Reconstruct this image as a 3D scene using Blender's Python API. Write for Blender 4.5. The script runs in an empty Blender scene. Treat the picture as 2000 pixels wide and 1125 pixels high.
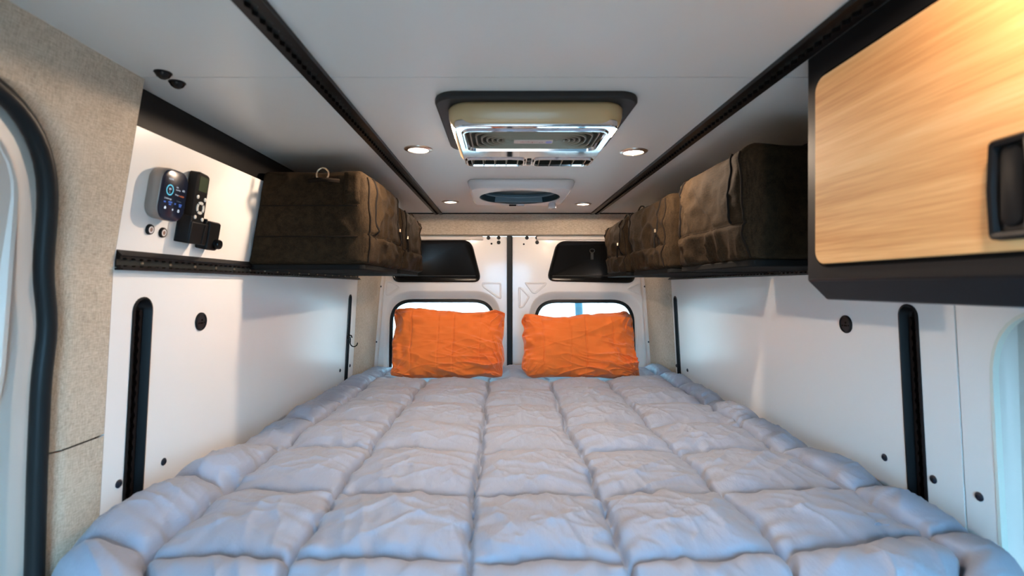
import bpy, bmesh, math, random
import numpy as np
from mathutils import Vector, Matrix, geometry

PI = math.pi
H = 1.42                      # eye height above the van floor; coordinates below are relative to the eye
SC = bpy.context.scene
COL = SC.collection

# ------------------------------------------------------------------ camera
cam_d = bpy.data.cameras.new('camera')
cam_d.sensor_width = 36.0
cam_d.lens = 18.0
cam_d.shift_x = 0.0095
cam_d.shift_y = -0.00225
cam_d.clip_start = 0.02
cam_d.dof.use_dof = True
cam_d.dof.focus_distance = 2.3
cam_d.dof.aperture_fstop = 3.2
cam = bpy.data.objects.new('camera', cam_d)
COL.objects.link(cam)
cam.location = (0, 0, H)
cam.rotation_euler = (PI / 2, 0, 0)
SC.camera = cam

# ------------------------------------------------------------------ world, sun, exposure
LED_W = 25.0
LED_COL = (1.0, 0.755, 0.555)
w = bpy.data.worlds.new('sky')
SC.world = w
w.use_nodes = True
bg = w.node_tree.nodes['Background']
bg.inputs['Color'].default_value = (0.28, 0.65, 1.0, 1)
bg.inputs['Strength'].default_value = 44.0
sun_d = bpy.data.lights.new('sun', 'SUN')
sun_d.energy = 48.0
sun_d.angle = 0.01
sun_d.color = (1.0, 0.93, 0.82)
sun = bpy.data.objects.new('sun', sun_d)
COL.objects.link(sun)
sun.rotation_euler = (math.radians(32), 0, math.radians(8))
vs = SC.view_settings
vs.view_transform = 'Standard'
vs.look = 'None'
vs.gamma = 1.0
vs.use_curve_mapping = False
vs.exposure = 0.0

# ------------------------------------------------------------------ materials
def mat(name, col, rough=0.5, metal=0.0, spec=0.5, coat=0.0, sheen=0.0, emit=None, estr=0.0):
    m = bpy.data.materials.new(name)
    m.use_nodes = True
    b = m.node_tree.nodes['Principled BSDF']
    b.inputs['Base Color'].default_value = (*col, 1)
    b.inputs['Roughness'].default_value = rough
    b.inputs['Metallic'].default_value = metal
    b.inputs['Specular IOR Level'].default_value = spec
    b.inputs['Coat Weight'].default_value = coat
    b.inputs['Coat Roughness'].default_value = 0.08
    b.inputs['Sheen Weight'].default_value = sheen
    if emit:
        b.inputs['Emission Color'].default_value = (*emit, 1)
        b.inputs['Emission Strength'].default_value = estr
    return m

def nodes(m):
    return m.node_tree.nodes, m.node_tree.links, m.node_tree.nodes['Principled BSDF']

def noise_tex(m, scale, vec_scale=(1, 1, 1), detail=3.0, rough=0.55):
    N, L, b = nodes(m)
    tc = N.new('ShaderNodeTexCoord')
    mp = N.new('ShaderNodeMapping')
    mp.inputs['Scale'].default_value = vec_scale
    nz = N.new('ShaderNodeTexNoise')
    nz.inputs['Scale'].default_value = scale
    nz.inputs['Detail'].default_value = detail
    nz.inputs['Roughness'].default_value = rough
    L.new(tc.outputs['Object'], mp.inputs['Vector'])
    L.new(mp.outputs['Vector'], nz.inputs['Vector'])
    return nz.outputs['Fac']

def ramp(m, fac, stops):
    N, L, b = nodes(m)
    r = N.new('ShaderNodeValToRGB')
    e = r.color_ramp.elements
    e[0].position, e[0].color = stops[0][0], (*stops[0][1], 1)
    e[1].position, e[1].color = stops[-1][0], (*stops[-1][1], 1)
    for p, c in stops[1:-1]:
        x = e.new(p)
        x.color = (*c, 1)
    L.new(fac, r.inputs['Fac'])
    return r.outputs['Color']

def mathn(m, op, a, b_):
    N, L, _ = nodes(m)
    n = N.new('ShaderNodeMath')
    n.operation = op
    for i, x in enumerate((a, b_)):
        if isinstance(x, (int, float)):
            n.inputs[i].default_value = x
        else:
            L.new(x, n.inputs[i])
    return n.outputs[0]

def bump(m, fac, strength, dist=0.002):
    N, L, b = nodes(m)
    n = N.new('ShaderNodeBump')
    n.inputs['Strength'].default_value = strength
    n.inputs['Distance'].default_value = dist
    L.new(fac, n.inputs['Height'])
    L.new(n.outputs['Normal'], b.inputs['Normal'])

def woven(name, dark, light, thread=620, rough=0.9, strength=0.5):
    m = mat(name, light, rough, spec=0.08)
    N, L, b = nodes(m)
    a1 = noise_tex(m, thread, (1, 0.12, 1), 2)
    a2 = noise_tex(m, thread, (0.12, 1, 0.12), 2)
    a3 = noise_tex(m, 9, (1, 1, 1), 4)
    s = mathn(m, 'ADD', a1, a2)
    s2 = mathn(m, 'MULTIPLY', s, 0.42)
    s3 = mathn(m, 'ADD', s2, mathn(m, 'MULTIPLY', a3, 0.16))
    L.new(ramp(m, s3, [(0.36, dark), (0.62, light)]), b.inputs['Base Color'])
    bump(m, s, strength, 0.001)
    return m

M = {}
M['ceiling'] = mat('ceiling_laminate', (0.69, 0.665, 0.62), 0.36)
M['panel'] = mat('white_laminate', (0.78, 0.765, 0.735), 0.30)
bump(M['panel'], noise_tex(M['panel'], 6), 0.03, 0.01)
M['panel_edge'] = mat('panel_edge', (0.66, 0.68, 0.60), 0.5)
M['fabric'] = woven('headliner_fabric', (0.36, 0.295, 0.22), (0.62, 0.53, 0.42))
M['canvas'] = woven('bag_canvas', (0.009, 0.0056, 0.0028), (0.030, 0.0190, 0.0098), 380, 0.85, 0.6)
M['canvas_dark'] = mat('bag_binding', (0.013, 0.0095, 0.007), 0.85, spec=0.05)
M['bag_base'] = mat('bag_base_board', (0.009, 0.009, 0.0088), 0.8, spec=0.05)
M['zip'] = mat('zip_black', (0.006, 0.005, 0.0045), 0.8, spec=0.05)
M['brass'] = mat('zip_metal', (0.45, 0.36, 0.26), 0.3, 1.0)
M['black'] = mat('black_plastic', (0.007, 0.007, 0.0075), 0.38, spec=0.18)
M['black_rough'] = mat('black_powder_coat', (0.006, 0.0052, 0.005), 0.55, spec=0.18)
M['black_gloss'] = mat('black_gloss', (0.005, 0.005, 0.005), 0.22, spec=0.25)
M['track'] = mat('track_black', (0.007, 0.0055, 0.0055), 0.35, spec=0.18)
M['track_floor'] = mat('track_floor', (0.024, 0.025, 0.022), 0.35, spec=0.18)
M['cab_black'] = mat('cabinet_black', (0.007, 0.0065, 0.007), 0.42, spec=0.18)
M['rubber'] = mat('rubber', (0.010, 0.012, 0.013), 0.42, spec=0.18)
M['white_paint'] = mat('white_body_paint', (0.66, 0.60, 0.54), 0.32, coat=0.2)
M['white_plastic'] = mat('white_plastic', (0.72, 0.70, 0.70), 0.25)
M['ivory'] = mat('ivory_plastic', (0.45, 0.315, 0.16), 0.25, coat=0.2)
M['chrome'] = mat('chrome', (0.66, 0.66, 0.67), 0.07, 1.0)
M['steel'] = mat('brushed_ring', (0.62, 0.55, 0.48), 0.28, 1.0)
M['gasket'] = mat('gasket_grey', (0.024, 0.023, 0.022), 0.5, spec=0.18)
M['grille_dark'] = mat('grille_dark', (0.035, 0.032, 0.024), 0.7, spec=0.05)
M['grille_ring'] = mat('grille_ring', (0.27, 0.24, 0.175), 0.4, 0.3)
M['fan_teal'] = mat('fan_screen_teal', (0.016, 0.045, 0.06), 0.3)
M['fan_grey'] = mat('fan_lid_grey', (0.16, 0.24, 0.29), 0.35)
M['clear'] = mat('clear_plastic', (0.7, 0.7, 0.74), 0.08)
M['lens'] = mat('lamp_lens', (1, 1, 1), 0.4, emit=(1.0, 0.86, 0.70), estr=14.0)
M['label_red'] = mat('label_red', (0.30, 0.02, 0.03), 0.5)
M['label_plate'] = mat('label_plate', (0.62, 0.50, 0.44), 0.4)
M['label_blue'] = mat('label_blue', (0.30, 0.28, 0.62), 0.4)
M['taupe'] = mat('taupe_metal', (0.30, 0.25, 0.22), 0.35, 0.5)
M['screen'] = mat('screen_glass', (0.004, 0.005, 0.010), 0.22, emit=(0.01, 0.02, 0.05), estr=0.3)
def glow(n, c, s):
    return mat(n, (0.01, 0.01, 0.01), 0.4, emit=c, estr=s)
M['g_white'] = glow('screen_white', (0.75, 0.85, 1.0), 0.95)
M['g_dim'] = glow('screen_dim', (0.35, 0.45, 0.6), 0.3)
M['g_blue'] = glow('screen_blue', (0.05, 0.2, 0.8), 0.55)
M['g_cyan'] = glow('screen_cyan', (0.10, 0.62, 0.85), 1.0)
M['g_orange'] = glow('screen_orange', (1.0, 0.22, 0.06), 0.9)
M['lcd'] = mat('lcd', (0.045, 0.06, 0.035), 0.25)
M['button_grey'] = mat('button_grey', (0.55, 0.55, 0.52), 0.4)
M['button_brown'] = mat('button_brown', (0.22, 0.14, 0.11), 0.4)
M['screw_black'] = mat('screw_black', (0.008, 0.012, 0.022), 0.3)
M['floor'] = mat('vinyl_floor', (0.07, 0.06, 0.055), 0.6)
M['mattress'] = mat('mattress_ticking', (0.6, 0.6, 0.6), 0.9)
M['ply'] = mat('plywood', (0.45, 0.33, 0.2), 0.6)
M['front'] = mat('front_partition_dark', (0.045, 0.043, 0.04), 0.9, spec=0.1)  # for the unseen partition, dark so it bounces little light

m = M['comforter'] = mat('comforter_polyester', (0.29, 0.322, 0.40), 0.5, spec=0.3, sheen=0.1)
n1 = noise_tex(m, 45, (1, 0.35, 1), 4, 0.6)
bump(m, n1, 0.45, 0.006)
m = M['orange'] = mat('orange_cotton', (0.70, 0.145, 0.02), 0.75, spec=0.2, sheen=0.2)
bump(m, noise_tex(m, 30, (1, 1, 0.6), 4, 0.6), 0.16, 0.006)

m = M['bamboo'] = mat('bamboo', (0.7, 0.42, 0.2), 0.55, spec=0.25)
N, L, b = nodes(m)
s1 = noise_tex(m, 70, (1, 0.035, 1), 3, 0.6)
s2 = noise_tex(m, 14, (1, 0.06, 1), 2, 0.5)
s3 = noise_tex(m, 260, (1, 0.03, 1), 2, 0.6)
sm = mathn(m, 'ADD', mathn(m, 'MULTIPLY', s1, 0.35), mathn(m, 'ADD', mathn(m, 'MULTIPLY', s2, 0.45), mathn(m, 'MULTIPLY', s3, 0.2)))
L.new(ramp(m, sm, [(0.36, (0.58, 0.26, 0.085)), (0.5, (0.77, 0.40, 0.155)), (0.64, (0.88, 0.54, 0.25))]), b.inputs['Base Color'])

m = M['glass'] = bpy.data.materials.new('window_glass')
m.use_nodes = True
N, L = m.node_tree.nodes, m.node_tree.links
N.remove(N['Principled BSDF'])
tr = N.new('ShaderNodeBsdfTransparent')
tr.inputs['Color'].default_value = (0.93, 0.96, 0.96, 1)
gl = N.new('ShaderNodeBsdfGlossy')
gl.inputs['Roughness'].default_value = 0.03
fr = N.new('ShaderNodeFresnel')
fr.inputs['IOR'].default_value = 1.45
mx = N.new('ShaderNodeMixShader')
L.new(fr.outputs[0], mx.inputs[0])
L.new(tr.outputs[0], mx.inputs[1])
L.new(gl.outputs[0], mx.inputs[2])
L.new(mx.outputs[0], N['Material Output'].inputs['Surface'])

m = M['tint'] = M['glass'].copy()
[x for x in m.node_tree.nodes if x.type == 'BSDF_TRANSPARENT'][0].inputs['Color'].default_value = (0.36, 0.36, 0.345, 1)
m = M['ground'] = mat('pale_concrete', (0.6, 0.59, 0.57), 0.9)
N, L, b = nodes(m)
L.new(ramp(m, noise_tex(m, 0.6), [(0.35, (0.56, 0.55, 0.53)), (0.65, (0.64, 0.63, 0.61))]), b.inputs['Base Color'])
M['asphalt'] = mat('asphalt', (0.07, 0.068, 0.064), 0.9, spec=0.2)
M['post'] = mat('blue_grey_post', (0.03, 0.10, 0.14), 0.5)

# ------------------------------------------------------------------ geometry helpers
class G:
    def __init__(self):
        self.v, self.f = [], []

    def add(self, v, f, mx=None):
        o = len(self.v)
        for p in v:
            p = Vector(p)
            self.v.append(mx @ p if mx else p)
        self.f += [tuple(i + o for i in q) for q in f]
        return self

    def box(self, x0, x1, y0, y1, z0, z1, mx=None):
        v = [(x, y, z) for x in (x0, x1) for y in (y0, y1) for z in (z0, z1)]
        f = [(0, 1, 3, 2), (4, 6, 7, 5), (0, 4, 5, 1), (2, 3, 7, 6), (0, 2, 6, 4), (1, 5, 7, 3)]
        return self.add(v, f, mx)

    def loft(self, loops, cap0=True, cap1=True, closed=True):
        n = len(loops[0])
        v = [p for l in loops for p in l]
        f = []
        for k in range(len(loops) - 1):
            for i in range(n if closed else n - 1):
                j = (i + 1) % n
                f.append((k * n + i, k * n + j, (k + 1) * n + j, (k + 1) * n + i))
        if cap0:
            f.append(tuple(range(n)))
        if cap1:
            f.append(tuple(range((len(loops) - 1) * n, len(loops) * n)))
        return self.add(v, f)

    def tube(self, path, r, n=8, closed=False):
        P = [Vector(p) for p in path]
        k = len(P)
        loops = []
        up = None
        for i, p in enumerate(P):
            if closed:
                t = P[(i + 1) % k] - P[i - 1]
            else:
                t = P[min(i + 1, k - 1)] - P[max(i - 1, 0)]
            t.normalize()
            if up is None:
                up = Vector((0, 0, 1)) if abs(t.z) < 0.9 else Vector((1, 0, 0))
            s = t.cross(up)
            s.normalize()
            up = s.cross(t)
            rr_ = r[i] if isinstance(r, (list, tuple)) else r
            loops.append([p + (s * math.cos(2 * PI * a / n) + up * math.sin(2 * PI * a / n)) * rr_ for a in range(n)])
        if closed:
            loops.append(loops[0])
        return self.loft(loops, not closed, not closed)

    def prism(self, outer, holes, fn, d0, d1):
        """plate with holes: 2-D loops, fn(a, b, d) -> xyz, between depths d0 and d1"""
        loops = [outer] + list(holes)
        flat = [p for l in loops for p in l]
        edges, o = [], 0
        for l in loops:
            edges += [(o + i, o + (i + 1) % len(l)) for i in range(len(l))]
            o += len(l)
        res = geometry.delaunay_2d_cdt([Vector(p) for p in flat], edges, [], 1, 1e-7)
        vo, fo, orig = res[0], res[2], res[3]
        def inside(q, l):
            c = False
            for i in range(len(l)):
                a, b_ = l[i - 1], l[i]
                if (a[1] > q[1]) != (b_[1] > q[1]) and q[0] < (b_[0] - a[0]) * (q[1] - a[1]) / (b_[1] - a[1]) + a[0]:
                    c = not c
            return c
        tris = []
        for t in fo:
            q = [sum(vo[k][a] for k in t) / 3 for a in (0, 1)]
            if inside(q, outer) and not any(inside(q, h) for h in holes):
                tris.append([orig[k][0] if orig[k] else 0 for k in t])
        n = len(flat)
        v = [fn(p[0], p[1], d0) for p in flat] + [fn(p[0], p[1], d1) for p in flat]
        f = [tuple(t) for t in tris] + [tuple(i + n for i in reversed(t)) for t in tris]
        o = 0
        for l in loops:
            k = len(l)
            for i in range(k):
                j = (i + 1) % k
                f.append((o + i, o + j, n + o + j, n + o + i))
            o += k
        return self.add(v, f)

    def lathe(self, prof, n=24, mx=None):
        """profile of (radius, z) about z"""
        loops = [[(r * math.cos(2 * PI * i / n), r * math.sin(2 * PI * i / n), z) for i in range(n)] for r, z in prof]
        g = G().loft(loops)
        return self.add(g.v, g.f, mx)


def rr(cx, cy, w_, h_, r, n=6):
    out = []
    for sx, sy, a0 in ((1, 1, 0), (-1, 1, 90), (-1, -1, 180), (1, -1, 270)):
        for i in range(n + 1):
            a = math.radians(a0 + 90 * i / n)
            out.append((cx + sx * (w_ / 2 - r) + r * math.cos(a), cy + sy * (h_ / 2 - r) + r * math.sin(a)))
    return out


def round_poly(pts, r, n=4):
    out = []
    k = len(pts)
    for i in range(k):
        p0, p, p1 = Vector(pts[i - 1]), Vector(pts[i]), Vector(pts[(i + 1) % k])
        ri = r[i] if isinstance(r, (list, tuple)) else r
        a = p + (p0 - p).normalized() * min(ri, (p0 - p).length * 0.45)
        b_ = p + (p1 - p).normalized() * min(ri, (p1 - p).length * 0.45)
        for j in range(n + 1):
            t = j / n
            q = a * (1 - t) ** 2 + p * 2 * t * (1 - t) + b_ * t * t
            out.append((q.x, q.y))
    return out


def inset(loop, d):
    """move a convex-ish closed 2-D loop inwards by d"""
    k = len(loop)
    area = sum(loop[i][0] * loop[(i + 1) % k][1] - loop[(i + 1) % k][0] * loop[i][1] for i in range(k))
    s = 1 if area > 0 else -1
    out = []
    for i in range(k):
        a, b_ = Vector(loop[i - 1]), Vector(loop[(i + 1) % k])
        t = b_ - a
        if t.length < 1e-9:
            out.append(loop[i])
            continue
        t.normalize()
        out.append((loop[i][0] - t.y * d * s, loop[i][1] + t.x * d * s))
    return out


def make_mesh(name, g, smooth=35, recalc=True):
    me = bpy.data.meshes.new(name)
    me.from_pydata([tuple(p) for p in g.v], [], g.f)
    if recalc:
        bm = bmesh.new()
        bm.from_mesh(me)
        bmesh.ops.recalc_face_normals(bm, faces=bm.faces)
        bm.to_mesh(me)
        bm.free()
    if smooth:
        me.polygons.foreach_set('use_smooth', [True] * len(me.polygons))
        me.set_sharp_from_angle(angle=math.radians(smooth))
    me.update()
    return me


def obj(name, g, material, parent=None, smooth=35, bevel=0.0, recalc=True, label=None):
    me = make_mesh(name, g, smooth, recalc) if isinstance(g, G) else g
    if not me.materials:
        me.materials.append(M[material])
    o = bpy.data.objects.new(name, me)
    COL.objects.link(o)
    if parent:
        o.parent = parent
    else:
        o.location = (0, 0, H)
    if bevel:
        b_ = o.modifiers.new('bevel', 'BEVEL')
        b_.width = bevel
        b_.segments = 2
        b_.limit_method = 'ANGLE'
        b_.angle_limit = math.radians(40)
    if label:
        o['label'] = label
    return o


def tag(o, label, cat, group=None):
    o['label'] = label
    o['category'] = cat
    if group:
        o['group'] = group
    return o


def thing(name, label, cat, mx, group=None):
    o = bpy.data.objects.new(name, None)
    o.empty_display_size = 0.05
    COL.objects.link(o)
    if not isinstance(mx, Matrix):
        mx = Matrix.Translation(mx)
    o.matrix_world = Matrix.Translation((0, 0, H)) @ mx
    return tag(o, label, cat, group)


def struct(name, g, material, label, **k):
    o = obj(name, g, material, None, **k)
    o['kind'] = 'structure'
    o['label'] = label
    return o


def sroot(name, label):
    o = bpy.data.objects.new(name, None)
    o.empty_display_size = 0.05
    COL.objects.link(o)
    o.location = (0, 0, H)
    o['kind'] = 'structure'
    o['label'] = label
    return o


XC = 0.07
def hw(z):
    return 0.905 - (0.055 if z < 0.05 else 0.17) * (z - 0.05)

def wx(side, z, d=0.0):
    """x of the wall face; d > 0 goes behind the face"""
    return XC + side * (hw(z) + d)

def wall_frame(side, y, z):
    a = 0.055 if z < 0.05 else 0.17
    up = Vector((-side * a, 0, 1)).normalized()
    rt = Vector((0, -side, 0))
    nm = rt.cross(up)
    m_ = Matrix.Identity(4)
    for i in range(3):
        m_[i][0], m_[i][1], m_[i][2] = rt[i], up[i], nm[i]
    m_.translation = Vector((wx(side, z), y, z))
    return m_

def hash2(ix, iy, seed):
    h = np.sin(ix * 127.1 + iy * 311.7 + seed * 74.7) * 43758.5453
    return h - np.floor(h)

def vn(x, y, seed=0):
    """smooth value noise in -1..1, numpy"""
    x, y = np.asarray(x, float), np.asarray(y, float)
    ix, iy = np.floor(x), np.floor(y)
    fx, fy = x - ix, y - iy
    ux, uy = fx * fx * (3 - 2 * fx), fy * fy * (3 - 2 * fy)
    a, b_ = hash2(ix, iy, seed), hash2(ix + 1, iy, seed)
    c, d = hash2(ix, iy + 1, seed), hash2(ix + 1, iy + 1, seed)
    return 2 * (a + (b_ - a) * ux + (c - a) * uy + (a - b_ - c + d) * ux * uy) - 1

def fbm(x, y, seed=0, o=3):
    s, a = 0, 1.0
    for k in range(o):
        s = s + a * vn(x * 2 ** k, y * 2 ** k, seed + k * 13)
        a *= 0.5
    return s

def smooth01(t):
    t = np.clip(t, 0, 1)
    return t * t * (3 - 2 * t)

def text_geo(s, size, align='CENTER'):
    cu = bpy.data.curves.new('text', 'FONT')
    cu.body = s
    cu.size = size
    cu.align_x = align
    cu.align_y = 'CENTER'
    cu.resolution_u = 2
    o = bpy.data.objects.new('text', cu)
    COL.objects.link(o)
    me = bpy.data.meshes.new_from_object(o.evaluated_get(bpy.context.evaluated_depsgraph_get()))
    g = G().add([v.co.copy() for v in me.vertices], [tuple(p.vertices) for p in me.polygons])
    bpy.data.objects.remove(o)
    bpy.data.curves.remove(cu)
    bpy.data.meshes.remove(me)
    return g

def scallop_lip(g, s0, s1, sw, rc, W, pitch, d0, d1, fn, sg):
    """one lip of a cargo track: straight outer edge at W, inner edge cut by round holes"""
    n = max(2, int((s1 - s0) / pitch * 6))
    v, f = [], []
    for i in range(n + 1):
        s = s0 + (s1 - s0) * i / n
        q = (s - s0) / pitch
        ds = (q - math.floor(q) - 0.5) * pitch
        e = max(sw, math.sqrt(max(rc * rc - ds * ds, 0)))
        for t in (e, W):
            for d in (d0, d1):
                v.append(fn(s, sg * t, d))
        if i:
            o = 4 * i
            p = o - 4
            f += [(p, o, o + 2, p + 2), (p + 1, p + 3, o + 3, o + 1), (p, p + 1, o + 1, o), (p + 2, o + 2, o + 3, p + 3)]
    f += [(0, 2, 3, 1), (4 * n, 4 * n + 1, 4 * n + 3, 4 * n + 2)]
    g.add(v, f)

# =================================================================== OUTSIDE
g = G()
g.box(-150, 150, -150, 3.0, -2.3, -2.05)  # unseen ground piece added dark, so little daylight bounces to the ceiling
struct('added_road', g, 'asphalt', 'added asphalt under and ahead of the van, kept dark to cut bounced daylight')
g = G()
g.box(-150, 150, 3.0, 150, -2.3, -2.04)
struct('ground', g, 'ground', 'sunlit pale concrete ground behind the van, seen blown out through the rear windows')
post = thing('post', 'leaning blue-grey post standing outside behind the right rear window', 'post', (0.90, 6.2, -2.05))
g = G()
g.tube([(0.10, 0, 0.0), (0.06, 0, 1.0), (-0.02, 0, 2.9)], 0.046, 12)
obj('pole', g, 'post', post)
g = G()
g.lathe([(0.10, 0.0), (0.10, 0.012), (0.055, 0.03)], 16, Matrix.Translation((0.10, 0, 0)))
obj('base_plate', g, 'post', post)

# =================================================================== SHELL
g = G()
g.box(-1.05, 1.2, -1.05, 3.3, -1.48, -1.42)
struct('floor', g, 'floor', 'dark vinyl van floor beneath the raised bed')
g = G()
g.prism([(-1.05, -1.48), (1.2, -1.48), (1.2, 0.55), (-1.05, 0.55)], [rr(0.07, -0.48, 0.66, 1.60, 0.1)], lambda a, b_, d: (a, d, b_), -0.95, -0.90)  # added partition, unseen; opening sized to let daylight onto the bed front
struct('daylight_partition', g, 'front', 'added dark partition behind the viewer, its opening shaped to let in daylight')

# ceiling: two laminate boards with a thin joint, and a dark void above
CZ = 0.443
ceil = sroot('ceiling', 'pale grey laminate van ceiling with a thin joint across it')
g = G()
g.box(-1.0, 1.15, -1.05, 1.0865, CZ, CZ + 0.012)
obj('ceiling_panel', g, 'ceiling', ceil, label='front ceiling board nearer the viewer')
g = G()
g.box(-1.0, 1.15, 1.0905, 3.14, CZ, CZ + 0.012)
obj('ceiling_panel', g, 'ceiling', ceil, label='rear ceiling board over the bed')
g = G()
g.box(-1.05, 1.2, -1.1, 3.4, CZ + 0.0135, CZ + 0.06)
obj('roof_skin', g, 'black_rough', ceil)

# ---------- side walls
def wall_fn(side):
    return lambda a, b_, d: (wx(side, b_, d), a, b_)

def stadium(y, hw_, z0, z1, n=8):
    out = [(y + hw_, z0), ]
    for i in range(n + 1):
        a = PI * i / n
        out.append((y + hw_ * math.cos(a), z1 - hw_ + hw_ * math.sin(a)))
    out.append((y - hw_, z0))
    return out

def vertical_track(side, parent, y, half, z0, z1):
    """recessed black cargo track in a round-ended slot of the panel"""
    fn = wall_fn(side)
    base = stadium(y, half, z0, z1, 12)
    def lp(ins, d):
        k = stadium(y, half - ins, z0, z1 - ins, 12)
        return [fn(p[0], p[1], d) for p in k]
    g = G()
    g.loft([lp(-0.001, 0.004), lp(-0.002, -0.0025), lp(0.003, -0.0035), lp(0.006, 0.003), lp(0.010, 0.016), lp(0.014, 0.019)], False, True)
    o = obj('vertical_track', g, 'black', parent)
    g = G()
    f2 = lambda s, t, d: (wx(side, s, d), y + t, s)
    sw = half * 0.16
    for sg in (-1, 1):
        scallop_lip(g, z0 + 0.02, z1 - 0.03, sw, sw * 1.9, half * 0.5, 0.0254, 0.019, 0.011, f2, sg)
    obj('track_lip', g, 'track', o)
    return o

def screw(side, parent, y, z, r=0.0095):
    g = G()
    fr_ = Matrix.Translation((0, 0, 0)) @ wall_frame(side, y, z)
    g.lathe([(r, 0.0), (r, 0.0018), (r * 0.7, 0.0042), (r * 0.45, 0.0046), (r * 0.42, 0.003), (0.0005, 0.003)], 20, fr_)
    return obj('screw', g, 'screw_black', parent)

ZT = 0.036   # underside of the horizontal wall track
wall_objs = {}
for side, nm, lab in ((-1, 'wall_left', 'left van wall, white laminate panels beside a woven fabric pillar'),
                      (1, 'wall_right', 'right van wall, white laminate panels below the cabinet and bags')):
    W_ = sroot(nm, lab)
    wall_objs[side] = W_
    fn = wall_fn(side)
    ys = (1.197, 2.832) if side < 0 else (1.238, 2.905)
    hs = (0.031, 0.026) if side < 0 else (0.028, 0.026)
    ztop = (-0.028, -0.05) if side < 0 else (-0.046, -0.06)
    holes = [stadium(ys[0], hs[0], -1.1, ztop[0], 12), stadium(ys[1], hs[1], -1.1, ztop[1], 12)]
    y0 = 1.10 if side < 0 else 1.112
    g = G()
    g.prism([(y0, -1.42), (2.96, -1.42), (2.96, ZT), (y0, ZT)], holes, fn, 0.0, 0.010)
    obj('lower_panel', g, 'panel', W_, label='large white laminate board beside the bed')
    g = G()
    g.prism([(y0 if side < 0 else -1.05, ZT), (2.96, ZT), (2.96, 0.0499), (y0 if side < 0 else -1.05, 0.0499)], [], fn, 0.0, 0.012)
    g.prism([(y0 if side < 0 else -1.05, 0.05), (2.96, 0.05), (2.96, 0.344), (y0 if side < 0 else -1.05, 0.344)], [], fn, 0.0, 0.012)
    obj('upper_panel', g, 'panel', W_, label='white board above the horizontal track')
    for y, h_, zt in zip(ys, hs, ztop):
        vertical_track(side, W_, y, h_, -1.1, zt)
    # outer body skin so that no daylight leaks in
    g = G()
    yy0 = 1.12 if side < 0 else 1.09
    g.prism([(yy0, -1.48), (3.3, -1.48), (3.3, 0.0499), (yy0, 0.0499)], [], fn, 0.04, 0.06)
    g.prism([(yy0, 0.05), (3.3, 0.05), (3.3, 0.55), (yy0, 0.55)], [], fn, 0.052, 0.07)
    obj('body_skin', g, 'white_paint', W_)

for y, z in ((1.303, -0.448), (1.15, -0.445), (2.72, -0.450), (2.895, -0.452)):
    screw(-1, wall_objs[-1], y, z)
for y, z in ((1.19, -0.45), (1.342, -0.45), (2.77, -0.457), (2.945, -0.46)):
    screw(1, wall_objs[1], y, z)

# left: fabric pillar and door opening edge, rows in z
EDGE = [(-1.42, 0.962), (-0.55, 0.962), (-0.33, 0.955), (-0.165, 0.953), (-0.07, 0.963), (-0.035, 0.957), (-0.004, 0.946),
        (0.04, 0.944), (0.10, 0.940), (0.15, 0.936), (0.20, 0.924), (0.24, 0.905), (0.27, 0.88), (0.295, 0.85), (0.315, 0.80), (0.33, 0.73), (0.34, 0.6), (0.345, 0.4), (0.346, -1.05)]
EZ = np.array([e[0] for e in EDGE]); EY = np.array([e[1] for e in EDGE])
def edge_y(z):
    return float(np.interp(z, EZ, EY))
def fabric_rows(z0, z1, n):
    g = G()
    zs = [z0 + (z1 - z0) * i / n for i in range(n + 1)]
    L0 = []
    L1 = []
    v, f = [], []
    k = 9
    for i, z in enumerate(zs):
        a = edge_y(z) if z < 0.346 else -1.05
        for j in range(k):
            t = j / (k - 1)
            y = a + (1.098 - a) * t
            d = 0.0
            if t < 0.3:
                d = 0.03 * (1 - t / 0.3) ** 2 if z < 0.33 else 0.0
            v.append((wx(-1, z, d - 0.001), y, z))
        if i:
            for j in range(k - 1):
                p = (i - 1) * k + j
                f.append((p, p + 1, p + k + 1, p + k))
    return g.add(v, f)
g = fabric_rows(-0.318, 0.346, 40)
g2 = fabric_rows(0.3461, CZ, 4)
g.add(g2.v, g2.f)
obj('fabric_pillar', g, 'fabric', wall_objs[-1], label='woven grey-beige fabric pillar cover')
g = fabric_rows(-1.42, -0.3215, 12)
obj('fabric_pillar', g, 'fabric', wall_objs[-1], label='lower piece of the fabric cover, below the seam')
g = G()
g.prism([(1.01, -1.42), (1.12, -1.42), (1.12, 0.0499), (1.01, 0.0499)], [], wall_fn(-1), 0.032, 0.06)
g.prism([(1.01, 0.05), (1.12, 0.05), (1.12, 0.5), (1.01, 0.5)], [], wall_fn(-1), 0.052, 0.08)
g.prism([(-1.05, 0.40), (1.01, 0.40), (1.01, 0.5), (-1.05, 0.5)], [], wall_fn(-1), 0.032, 0.06)
obj('pillar_core', g, 'black_rough', wall_objs[-1])

# left: rubber seal tube round the sliding door opening
g = G()
path = []
for z, y in [(-1.4, 0.948)] + [(e[0], e[1] - 0.017) for e in EDGE[1:-2]] + [(0.352, 0.2)]:
    path.append((wx(-1, z, -0.004), y, z))
# smooth the path
P = np.array(path)
t = np.r_[0, np.cumsum(np.linalg.norm(np.diff(P, axis=0), axis=1))]
ts = np.linspace(0, t[-1], 90)
Q = np.stack([np.interp(ts, t, P[:, i]) for i in range(3)], 1)
for _ in range(3):
    Q[1:-1] = (Q[:-2] + 2 * Q[1:-1] + Q[2:]) / 4
g.tube([tuple(q) for q in Q], 0.0155, 12)
struct('trim_5', g, 'rubber', 'thick black rubber seal around the left sliding door opening')

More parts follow.
